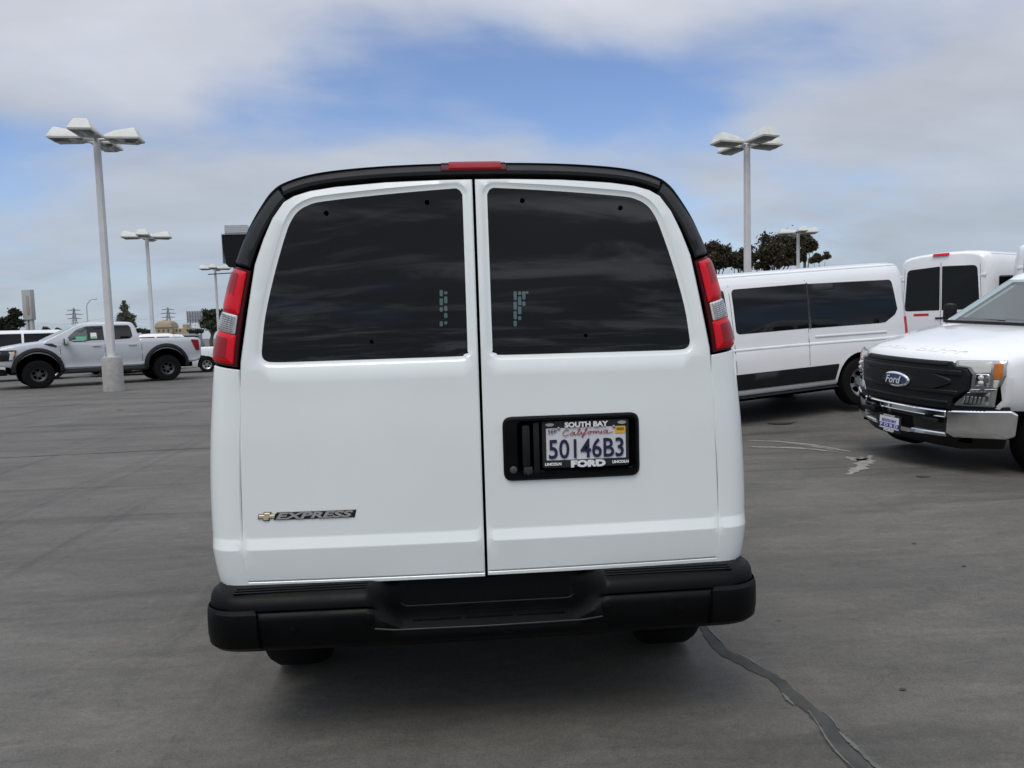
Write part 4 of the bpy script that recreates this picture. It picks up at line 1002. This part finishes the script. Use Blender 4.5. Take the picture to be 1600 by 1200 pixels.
    m = MB(); m.box((1.7, 0, .52), (5.2, 1.1, .18)); m.tube([(0,-.8,.42),(0,.8,.42)], .08, 8); m.build('underframe', 'void_black', t)
    for x in (-.02, 3.62):
        m = MB(); m.box((x, 0, .86), (1.1, 1.40, .45)); m.build('wheel_well', 'void_black', t)
    return t
make_raptor()

# ------------------------------------------------------------------ further white vans on the right
def at(px, py, d):                      # point seen at a pixel at forward distance d
    return CAM_LOC+(CF+CR*((px-800)/1150)-CU*((py-600)/1150))*d
p = at(1472, 600, 15.2)
make_van('white high van seen from behind with red and white strips on its rear doors', (p.x, p.y, gz(p.x, p.y)), RAD(27), 0, 0, 2.34)
p = at(1680, 600, 12.6)
make_van('white tall van at the right edge behind the pickup cab, only its roof corner showing', (p.x, p.y, gz(p.x, p.y)), RAD(38), 0, 0, 2.30)

# ------------------------------------------------------------------ parking-lot light poles with four shoebox heads
mat('pole_base', (.36, .355, .335), .85, var=.18, vscale=6, bump=.5, bscale=30)
mat('rust', (.16, .06, .03), .8, var=.3, vscale=8)
def make_pole(label, base, h=7.4, rot=0.0, w=.20, base_h=1.0, base_r=.285, top=1.0):
    t = thing('light_pole', label, 'light pole', base, rot, 'light poles in the parking lot')
    m = MB(); m.lathe([(base_r,-.05),(base_r*1.0,.02),(base_r*.99,base_h-.03),(base_r*.95,base_h),(.02,base_h)], (0,0,0), 'z', 28, cap=True); m.build('pole_footing', 'pole_base', t)
    m = MB(); m.box((0,0,base_h+.015), (.36,.36,.03), bev=.006); m.build('base_plate', 'pole_paint', t)
    for a in range(4):
        m = MB(); m.lathe([(.018,0),(.018,.09),(.001,.09)], (.14*(1 if a%2 else -1), .14*(1 if a//2 else -1), base_h+.03), 'z', 8); m.build('anchor_bolt', 'galv', t)
    m = MB(); k = w/2
    m.loft([[(x*f*k, y*f*k, z) for x, y in ((-1,-.7),(-.7,-1),(.7,-1),(1,-.7),(1,.7),(.7,1),(-.7,1),(-1,.7))] for z, f in ((base_h+.03,1.05),(base_h+.1,1.0),(h,.82))], True, True)
    m.build('shaft', 'pole_paint', t)
    for i in range(4):
        a = i*pi/2; e = Vector((cos(a), sin(a), 0)); n = Vector((-sin(a), cos(a), 0))
        def P(r, s, z): return tuple(e*r*top+n*s*top+Vector((0,0,h+z*top)))
        m = MB()
        rings = [[(.13,.10,-.05),(.13,-.10,-.05),(1.22,-.31,-.05),(1.22,.31,-.05)],[(.13,.10,.0),(.13,-.10,.0),(1.24,-.32,.0),(1.24,.32,.0)],[(.14,.09,.07),(.14,-.09,.07),(1.20,-.30,.08),(1.20,.30,.08)],[(.42,.13,.20),(.42,-.13,.20),(1.08,-.20,.26),(1.08,.20,.26)],[(.50,.08,.225),(.50,-.08,.225),(1.02,-.15,.285),(1.02,.15,.285)]]
        rings = [[(.30,.30,-.03),(.30,-.30,-.03),(1.22,-.30,-.03),(1.22,.30,-.03)],[(.29,.31,.02),(.29,-.31,.02),(1.24,-.31,.02),(1.24,.31,.02)],[(.33,.28,.09),(.33,-.28,.09),(1.20,-.28,.10),(1.20,.28,.10)],[(.52,.17,.22),(.52,-.17,.22),(1.10,-.18,.30),(1.10,.18,.30)],[(.60,.12,.24),(.60,-.12,.24),(1.05,-.14,.32),(1.05,.14,.32)]]
        m.loft([[P(*q) for q in r] for r in rings], True, True)
        hd = m.build('lamp_head', 'lamp_housing', t, 30)
        m = MB(); m.add([P(*q) for q in [(.34,.26,-.034),(.34,-.26,-.034),(1.18,-.26,-.034),(1.18,.26,-.034),(.45,.16,-.09),(.45,-.16,-.09),(1.06,-.16,-.11),(1.06,.16,-.11)]], [(0,1,5,4),(1,2,6,5),(2,3,7,6),(3,0,4,7),(4,5,6,7)])
        m.build('lamp_lens', 'lamp_glass', hd, 60)
        m = MB(); m.tube([P(0,0,.0), P(.4,0,.02)], .05*top, 8); m.build('bracket', 'pole_paint', hd)
    return t
p = ung(172, 612); make_pole('nearest tall light pole on a round concrete footing in front of the silver pickup', (p.x, p.y+.25, 0), 7.35, RAD(5))
def pole_at(label, px, pytop, d, rot, **k):
    q = at(px, pytop, d); return make_pole(label, (q.x, q.y, gz(q.x, q.y)), q.z-gz(q.x, q.y), rot, **k)
pole_at('middle-sized light pole standing beyond the bed of the silver pickup', 229, 371, 40, RAD(12))
pole_at('small far light pole beside the tail lamp of the big van on the left', 336, 420, 62, RAD(8))
pole_at('tall light pole rising behind the low white van on the right', 1167, 226, 24.6, RAD(16), base_h=.9, w=.21)
pole_at('farther light pole in front of the dark trees on the right', 1247, 364, 48, RAD(-10))

# ------------------------------------------------------------------ signs, street lamp
mat('sign_grey', (.40, .41, .41), .5, var=.08, vscale=2); mat('sign_tan', (.33, .27, .23), .6); mat('sign_black', (.004, .005, .008), .5, spec=.2); mat('duct_grey', (.55, .57, .60), .5)
d = 75; q = at(45, 480, d); mpp = d/1150
t = thing('pylon_sign', 'grey upright panel sign on two legs at the far left', 'sign', (q.x, q.y, 0), RAD(-18))
m = MB(); m.box((0,0,1.5+ (535-475.5)*mpp), (17*mpp, .5, 47*mpp), bev=.06); m.build('panel', 'sign_grey', t)
m = MB(); m.box((2.5*mpp,-.27,1.5+(535-476)*mpp), (5*mpp, .03, 30*mpp), bev=.01); m.build('panel_picture', 'sign_tan', t)
for x in (-4.5*mpp, 4*mpp):
    m = MB(); m.box((x,0,(1.5+(535-498)*mpp)/2), (5*mpp, .3, 1.5+(535-498)*mpp), bev=.03); m.build('leg', 'sign_grey', t)
d = 60; q = at(366, 395, d); mpp = d/1150
t = thing('display_sign', 'black display sign with grey box on top half hidden by the big van', 'sign', (q.x+6*mpp, q.y, 0), 0)
zt = lambda py: 1.5+(527-py)*mpp
m = MB(); w = 22*mpp; m.loft([[(-w,-.3,z),(w,-.3,z),(w,.3,z),(-w,.3,z)] for z in (zt(368), zt(369))]+[[(-w+4*mpp*k,-.3,z),(w-4*mpp*k,-.3,z),(w-4*mpp*k,.3,z),(-w+4*mpp*k,.3,z)] for k, z in ((1, zt(413)), (2, zt(418)))], True, True); m.build('screen_cabinet', 'sign_black', t)
m = MB(); m.box((0,0,zt(367.2)), (w*2.05,.7,1.6*mpp)); m.box((-w-.2*mpp,0,zt(390)), (.8*mpp,.7,44*mpp)); m.build('cabinet_edge', 'duct_grey', t)
m = MB(); m.box((0,0,zt(360)), (34*mpp,.8,13*mpp), bev=.05); m.build('sign_cap', 'duct_grey', t)
for k in range(5):
    m = MB(); m.box((0,-.41,zt(354.5+2.6*k)), (33*mpp,.04,.9*mpp)); m.build('louvre', 'galv', t)
m = MB(); m.box((0,0,zt(420)/2), (14*mpp,.5,zt(418))); m.build('mast', 'sign_black', t)
m = MB(); m.tube([(-48*mpp,0,zt(428)),(-4*mpp,0,zt(426.5))], .045, 6); m.build('side_arm', 'steel_dark', t)
d = 90; q = at(137, 505, d); mpp = d/1150
t = thing('street_lamp', 'thin curved-arm street lamp far away above the silver pickup', 'street lamp', (q.x, q.y, 0), 0)
zt = lambda py: 1.5+(533-py)*mpp
m = MB(); m.tube([(0,0,0),(0,0,zt(480)),(.4*mpp,0,zt(477)),(3*mpp,0,zt(472.5)),(7*mpp,0,zt(468.5)),(10*mpp,0,zt(467.7))], [.10,.07,.06,.06,.05,.05], 8); m.build('arm_post', 'galv', t)
m = MB(); m.box((13*mpp,0,zt(467.6)), (5*mpp,.3,.16), bev=.05); m.build('lamp_head', 'lamp_housing', t)

# ------------------------------------------------------------------ parked cars far on the left
def make_car(label, loc, yaw, kind, paint, L_=4.6, H=1.5, name='parked_car', cat='car'):
    t = thing(name, label, cat, loc, yaw, 'cars parked beyond the silver pickup')
    hb = .95 if kind == 'sedan' else 1.08; W_ = .90 if kind == 'sedan' else .97
    tab = [(0,.80,.45,hb-.12),(.08,.86,.32,hb-.03),(.4,W_*.98,.26,hb),(1.2,W_,.24,hb),(L_-1.5,W_,.24,hb-.02),(L_-.9,W_*.98,.26,hb-.10),(L_-.25,W_*.93,.28,hb-.2),(L_-.06,W_*.85,.36,hb-.3),(L_,W_*.75,.45,hb-.38)]
    def ring(x):
        w, z0, zs = lerp_table(tab, x); return [(x,w*.93,z0),(x,w*.98,z0+.1),(x,w,(z0+zs)/2),(x,w*.985,zs-.14),(x,w*.95,zs-.03),(x,w*.85,zs),(x,0,zs+.03)]
    b = loft_x([ring(x) for x in [L_*k/18 for k in range(19)]], 'body', paint, t); arches(b, [(.85,W_,.33),(L_-.9,W_,.33)], .38, .5)
    if kind == 'sedan': lv = [(hb-.06,.35,L_-1.25,W_*.93),(hb+.02,.5,L_-1.4,W_*.92),(H-.10,1.25,L_-2.15,W_*.72),(H-.03,1.5,L_-2.4,W_*.64),(H,1.8,L_-2.6,W_*.45)]
    elif kind == 'pickup': lv = [(hb-.06,1.9,L_-1.25,W_*.94),(hb+.02,1.95,L_-1.4,W_*.92),(H-.10,2.1,L_-2.05,W_*.78),(H-.03,2.2,L_-2.2,W_*.7),(H,2.4,L_-2.4,W_*.5)]
    else: lv = [(hb-.06,.05,L_-1.25,W_*.96),(hb+.02,.08,L_-1.4,W_*.95),(H-.12,.28,L_-2.0,W_*.82),(H-.04,.36,L_-2.15,W_*.76),(H,.6,L_-2.5,W_*.6)]
    c = house_loft(lv, 'roof_and_pillars', paint, t, .14); B = Body(c)
    x0, x1 = lv[1][1], lv[1][2]; u0, u1 = lv[2][1], lv[2][2]; zl, zh = hb+.05, H-.14
    for sg in (-1, 1):
        mid = (u0+u1)/2
        B.on_side('side_window', fillet([(mid-.04,zl),(mid-.04,zh),(u0+.18,zh),(x0+.28,zl)], .04), sg, t, 'dark_glass')
        B.on_side('side_window', fillet([(mid+.04,zl),(x1-.22,zl),(u1-.10,zh),(mid+.04,zh)], .04), sg, t, 'dark_glass')
        for x in (.85, L_-.9): wheel(t, (x, sg*(W_-.12), .33), .33, .22, sg, 'spoke', .62, 'wheel_silver', 'y')
        m = MB(); m.box((x1-.15, sg*(W_+.08), hb+.06), (.12,.2,.13), bev=.04); m.build('mirror', paint, t)
    B.on_front('windscreen', fillet([(-W_*.8,hb+.05),(W_*.8,hb+.05),(W_*.66,H-.13),(-W_*.66,H-.13)], .05), 1, t, 'cab_glass')
    B.on_front('rear_window', fillet([(-W_*.75,hb+.1),(W_*.75,hb+.1),(W_*.62,H-.14),(-W_*.62,H-.14)], .05), -1, t, 'dark_glass')
    BB = Body(b)
    for sy in (-1, 1):
        BB.on_front('headlamp', fillet([(sy*.42,hb-.40),(sy*.72,hb-.40),(sy*.74,hb-.30),(sy*.45,hb-.33)], .02), 1, t, 'lens_clear', lift=.01)
        BB.on_front('tail_lamp', fillet([(sy*.45,hb-.32),(sy*.74,hb-.32),(sy*.74,hb-.17),(sy*.48,hb-.18)], .02), -1, t, 'tail_red', lift=.01)
    m = MB(); m.box((L_/2,0,.28), (L_*.8,1.3,.12)); m.build('underframe', 'void_black', t)
    return t
mat('car_black', (.006, .006, .007), .2, coat=.8); mat('car_grey', (.10, .11, .12), .3, coat=.7)
def car_px(label, px, d, yaw, kind, paint, L_, H, **k):
    q = at(px, 530, d); return make_car(label, (q.x, q.y, 0), RAD(yaw), kind, paint, L_, H, **k)
car_px('white wagon with black side glass behind the bonnet of the silver pickup', 118, 31, 205, 'suv', 'fleet_white', 5.3, 2.02)
car_px('dark car showing its windscreen just behind the cab of the silver pickup', 262, 37, 250, 'suv', 'car_black', 4.6, 1.72)
car_px('white car with a rounded roof seen over the silver pickup bed', 292, 39, 212, 'suv', 'fleet_white', 4.5, 1.74)
car_px('dark car right behind the white rounded roof over the pickup bed', 316, 46, 215, 'suv', 'car_grey', 4.7, 1.78)
car_px('white pickup half hidden by the left tail lamp of the big van', 352, 33.5, 200, 'pickup', 'fleet_white', 5.6, 1.75, name='parked_pickup', cat='pickup truck')

# ------------------------------------------------------------------ far buildings, masts, wires
mat('stucco', (.40, .33, .22), .85, var=.08, vscale=.6); mat('roof_tile', (.30, .25, .18), .85, var=.12, vscale=1.5); mat('hazed_steel', (.30, .33, .36), .6); mat('pane', (.05, .06, .07), .2)  # steel colour paled to blue-grey to stand in for distance haze
d = 170; q = at(275, 520, d); mpp = d/1150
t = thing('beige_building', 'beige building with a low domed roof far behind the pickup bed', 'building', (q.x, q.y, 0), RAD(4))
zt = lambda py: 1.5+(530-py)*mpp
m = MB(); m.box((-13*mpp,0,zt(512)/2), (24*mpp,5,zt(512))); m.build('wall', 'stucco', t)
rf = None
m = MB(); m.loft([[(-13*mpp+x*f, y*f, z) for x, y in ((-12.5*mpp,-2.7),(12.5*mpp,-2.7),(12.5*mpp,2.7),(-12.5*mpp,2.7))] for z, f in ((zt(512),1),(zt(507),.93),(zt(503.5),.78),(zt(501.5),.5))], True, True); rf = m.build('roof', 'roof_tile', t)
m = MB(); m.box((-15*mpp,0,zt(501)), (5*mpp,1.2,1.6*mpp)); m.build('vent_box', 'stucco', rf)
m = MB(); m.box((12*mpp,.6,zt(514)/2), (26*mpp,4,zt(514))); m.build('wing', 'stucco', t)
m = MB(); m.box((16*mpp,.2,zt(508)/2), (6*mpp,3,zt(508))); m.build('tower', 'stucco', t)
for x in (-20,-13,-6,4,9,20):
    m = MB(); m.box((x*mpp, -2.53 if x < 0 else -1.43, zt(517)), (2.2*mpp,.1,3.4*mpp)); m.build('window', 'pane', t)
d = 140; q = at(305, 500, d); mpp = d/1150; zt = lambda py: 1.5+(528.5-py)*mpp
t = thing('billboard_frame', 'back of a billboard showing its steel grid far behind the beige building', 'billboard', (q.x, q.y, 0), 0)
m = MB(); m.box((0,.2,zt(495)), (24*mpp,.1,18*mpp)); m.build('board', 'duct_grey', t)
for k in range(7): m = MB(); m.box(((-12+4*k)*mpp,0,zt(495.5)), (.7*mpp,.2,20*mpp)); m.build('upright', 'hazed_steel', t)
for k in range(4): m = MB(); m.box((0,-.15,zt(487+5.5*k)), (25*mpp,.12,.8*mpp)); m.build('rail', 'hazed_steel', t)
for x in (-8, 8): m = MB(); m.box((x*mpp,.1,zt(503)/2), (1.6*mpp,.3,zt(503))); m.build('post', 'hazed_steel', t)
def pylon(label, px, ptop, d):
    q = at(px, ptop, d); H = q.z
    t = thing('power_pylon', label, 'power pylon', (q.x, q.y, 0), RAD(5), 'lattice power pylons on the horizon')
    m = MB(); b0 = H*.10
    for sx in (-1, 1):
        for sy in (-1, 1): m.tube([(sx*b0,sy*b0,0),(sx*b0*.35,sy*b0*.35,H*.72),(sx*.1,sy*.1,H)], .16, 5)
    m.build('legs', 'hazed_steel', t)
    m = MB(); z = 0
    for k in range(9):
        za, zb = H*.95*k/9, H*.95*(k+1)/9; wa, wb = b0*(1-.72*k/8), b0*(1-.72*min(8,k+1)/8)
        for sy in (-1, 1): m.tube([(-wa,sy*wa,za),(wb,sy*wb,zb)], .09, 4); m.tube([(wa,sy*wa,za),(-wb,sy*wb,zb)], .09, 4)
    m.build('lattice', 'hazed_steel', t)
    for f, w in ((.93,.17),(.82,.22),(.71,.18)):
        m = MB(); m.tube([(-H*w,0,H*f),(0,0,H*f+.5),(H*w,0,H*f)], .16, 5); m.tube([(-H*w,0,H*f),(H*w,0,H*f)], .12, 5); m.build('crossarm', 'hazed_steel', t)
    return t
pylon('lattice power pylon on the horizon left of the nearest light pole', 115, 481, 330)
pylon('lattice power pylon on the horizon above the beige building', 262, 480, 340)
for i, (y0, y1) in enumerate(((497,491),(501,496),(507,502),(512,507),(516,512))):
    a, b = at(10, y0+4, 300), at(350, y1, 300); m = MB()
    m.tube([a.lerp(b, k/14)-Vector((0,0,2.2*sin(pi*k/14*2)**2)) for k in range(15)], .045, 4)
    tag(m.build('power_line', 'hazed_steel', None, None), ['topmost thin power line crossing the sky above the silver pickup','second thin power line from the top above the silver pickup','middle thin power line above the silver pickup','fourth thin power line from the top above the silver pickup','lowest thin power line above the silver pickup'][i], 'power line', 'power lines on the horizon')

# ------------------------------------------------------------------ trees
def leaf_mat(name, c, var):
    m = bpy.data.materials.new(name); m.use_nodes = True; nt = m.node_tree; N = nt.nodes; L = nt.links; b = N['Principled BSDF']; b.inputs['Roughness'].default_value = .65
    b.inputs['Specular IOR Level'].default_value = .2
    g = N.new('ShaderNodeNewGeometry'); r = N.new('ShaderNodeValToRGB'); L.new(g.outputs['Random Per Island'], r.inputs[0])
    r.color_ramp.elements[0].color = (c[0]*(1-var), c[1]*(1-var), c[2]*(1-var), 1); r.color_ramp.elements[1].color = (c[0]*(1+var), c[1]*(1+var), c[2]*(1+var*.6), 1)
    L.new(r.outputs[0], b.inputs['Base Color']); MAT[name] = m
leaf_mat('leaf_dark', (.028, .032, .020), .5); leaf_mat('leaf_gum', (.052, .046, .030), .6); leaf_mat('leaf_backlit', (.13, .14, .11), .45); leaf_mat('leaf_mid', (.050, .060, .040), .45)  # palest leaf colour includes the light showing through the conifer
mat('bark', (.10, .085, .07), .9, var=.25, vscale=4)
def make_tree(label, base, H, blobs, leaf, n, size, seed, trunk=.22, name='tree'):
    """blobs: (x, y, z, rx, rz) ellipsoids in metres round the trunk"""
    rnd = random.Random(seed); t = thing(name, label, 'tree', base)
    m = MB(); m.tube([(0,0,-.1),(rnd.uniform(-.2,.2),0,H*.25),(rnd.uniform(-.3,.3),0,H*.55),(blobs[0][0]*.5,0,H*.85)], [trunk,trunk*.8,trunk*.5,trunk*.15], 8)
    for bl in blobs:
        a = Vector((0,0,min(H*.5, bl[2]*.55))); m.tube([a, a.lerp(Vector(bl[:3]), .5)+Vector((0,0,-.15)), Vector(bl[:3])], [trunk*.4,trunk*.25,trunk*.08], 6)
    m.build('trunk', 'bark', t)
    vol = [b[3]*b[3]*b[4] for b in blobs]; tot = sum(vol); vs = []; fs = []
    for b, v in zip(blobs, vol):
        # leaf sprays gather round a few sub-clumps, leaving gaps of sky
        cl = []
        for _ in range(max(7, int(16*(v/tot)**.5))):
            u = Vector((rnd.gauss(0,1), rnd.gauss(0,1), rnd.gauss(0,1))).normalized()*rnd.uniform(.45,1.0)
            cl.append((Vector((b[0]+u.x*b[3]*.85, b[1]+u.y*b[3]*.85, b[2]+u.z*b[4]*.85)), rnd.uniform(.30,.55)*min(b[3], b[4]*1.2)))
        for _ in range(int(4.0*n*v/tot)):
            c, r = rnd.choice(cl); g = Vector((rnd.gauss(0,.55), rnd.gauss(0,.55), rnd.gauss(0,.45)))*r
            p = c+g; s = size*rnd.uniform(.3,.85)
            u = Vector((rnd.gauss(0,1), rnd.gauss(0,1), rnd.gauss(0,.7))).normalized(); w = u.orthogonal().normalized(); w = Matrix.Rotation(rnd.uniform(0,6.28), 3, u) @ w; x = u.cross(w)
            k = len(vs); vs += [tuple(p+w*s), tuple(p+x*s*.45), tuple(p-w*s), tuple(p-x*s*.45)]; fs.append((k,k+1,k+2,k+3))
    me = bpy.data.meshes.new('crown'); me.from_pydata(vs, [], fs); link_mesh('crown', me, t, leaf, None)
    return t
def tree_px(label, d, base_px, blobs_px, leaf, n, size, seed, **k):
    """blobs in pixels: (px, py, rx, ry)"""
    mpp = d/1150; q = at(base_px, 510, d); out = []
    rnd = random.Random(seed+99)
    for px, py, rx, ry in blobs_px:
        c = at(px, py, d); out.append((c.x-q.x, rnd.uniform(-.4,.4)*rx*mpp, c.z, rx*mpp, ry*mpp))
    H = max(b[2]+b[4] for b in out)
    return make_tree(label, (q.x, q.y, 0), H, out, leaf, n, size, seed, **k)
tree_px('dark gum tree showing just right of the big van roof corner', 72, 1118, [(1112,393,15,22),(1127,390,11,14),(1098,400,14,24),(1134,405,16,14),(1110,412,20,12)], 'leaf_gum', 3600, .22, 1, name='gum_tree')
tree_px('low dark gum tree left of the tall right light pole base', 76, 1150, [(1155,402,16,13),(1142,408,16,11),(1170,396,13,15),(1160,412,22,10)], 'leaf_gum', 2600, .22, 2, name='gum_tree')
tree_px('broad dark gum tree between the two right light poles', 68, 1212, [(1195,390,20,18),(1222,382,24,18),(1208,400,24,14),(1240,378,16,14),(1186,402,16,12),(1235,402,18,12),(1205,412,34,9)], 'leaf_gum', 5200, .22, 3, name='gum_tree')
tree_px('dark gum tree behind the farther right light pole', 70, 1258, [(1257,378,13,14),(1262,388,9,9),(1252,400,10,10)], 'leaf_gum', 2200, .2, 4, name='gum_tree')
tree_px('small thin gum tree right of the farther right light pole', 74, 1280, [(1277,404,8,6),(1288,400,7,5),(1268,408,7,5)], 'leaf_gum', 900, .18, 5, trunk=.12, name='gum_tree')
tree_px('dark bushy tree at the far left edge beside the grey panel sign', 62, 20, [(22,492,9,10),(16,503,12,10),(4,506,10,9),(32,504,7,8),(12,514,20,8)], 'leaf_dark', 3000, .2, 6, name='dark_tree')
tree_px('pale pointed conifer rising above the cab of the silver pickup', 80, 196, [(195,474,3.5,5),(195,482,6.5,6),(196,490,9,6),(195,498,12,7),(197,506,13,8)], 'leaf_backlit', 2600, .2, 7, name='conifer')
tree_px('loose grey-green tree beside the left tail lamp of the big van', 70, 330, [(322,492,8,10),(332,488,9,11),(342,494,10,12),(326,504,13,10),(338,508,14,9)], 'leaf_mid', 2800, .2, 8)
for i, (px, py, r) in enumerate(((72,513,5),(92,514,4),(218,514,4),(228,516,5),(302,517,5),(312,515,4))):
    tree_px(['small far bush behind the roof of the white wagon','tiny far bush right of the white wagon roof','tiny far bush just right of the silver pickup cab','far bush under the second light pole','small far bush right of the beige building','far bush just left of the grey-green tree'][i], 110, px, [(px-2,py+2,r,r*.8),(px+3,py+3,r,r*.7)], 'leaf_mid', 300, .25, 30+i, trunk=.1, name='far_bush')
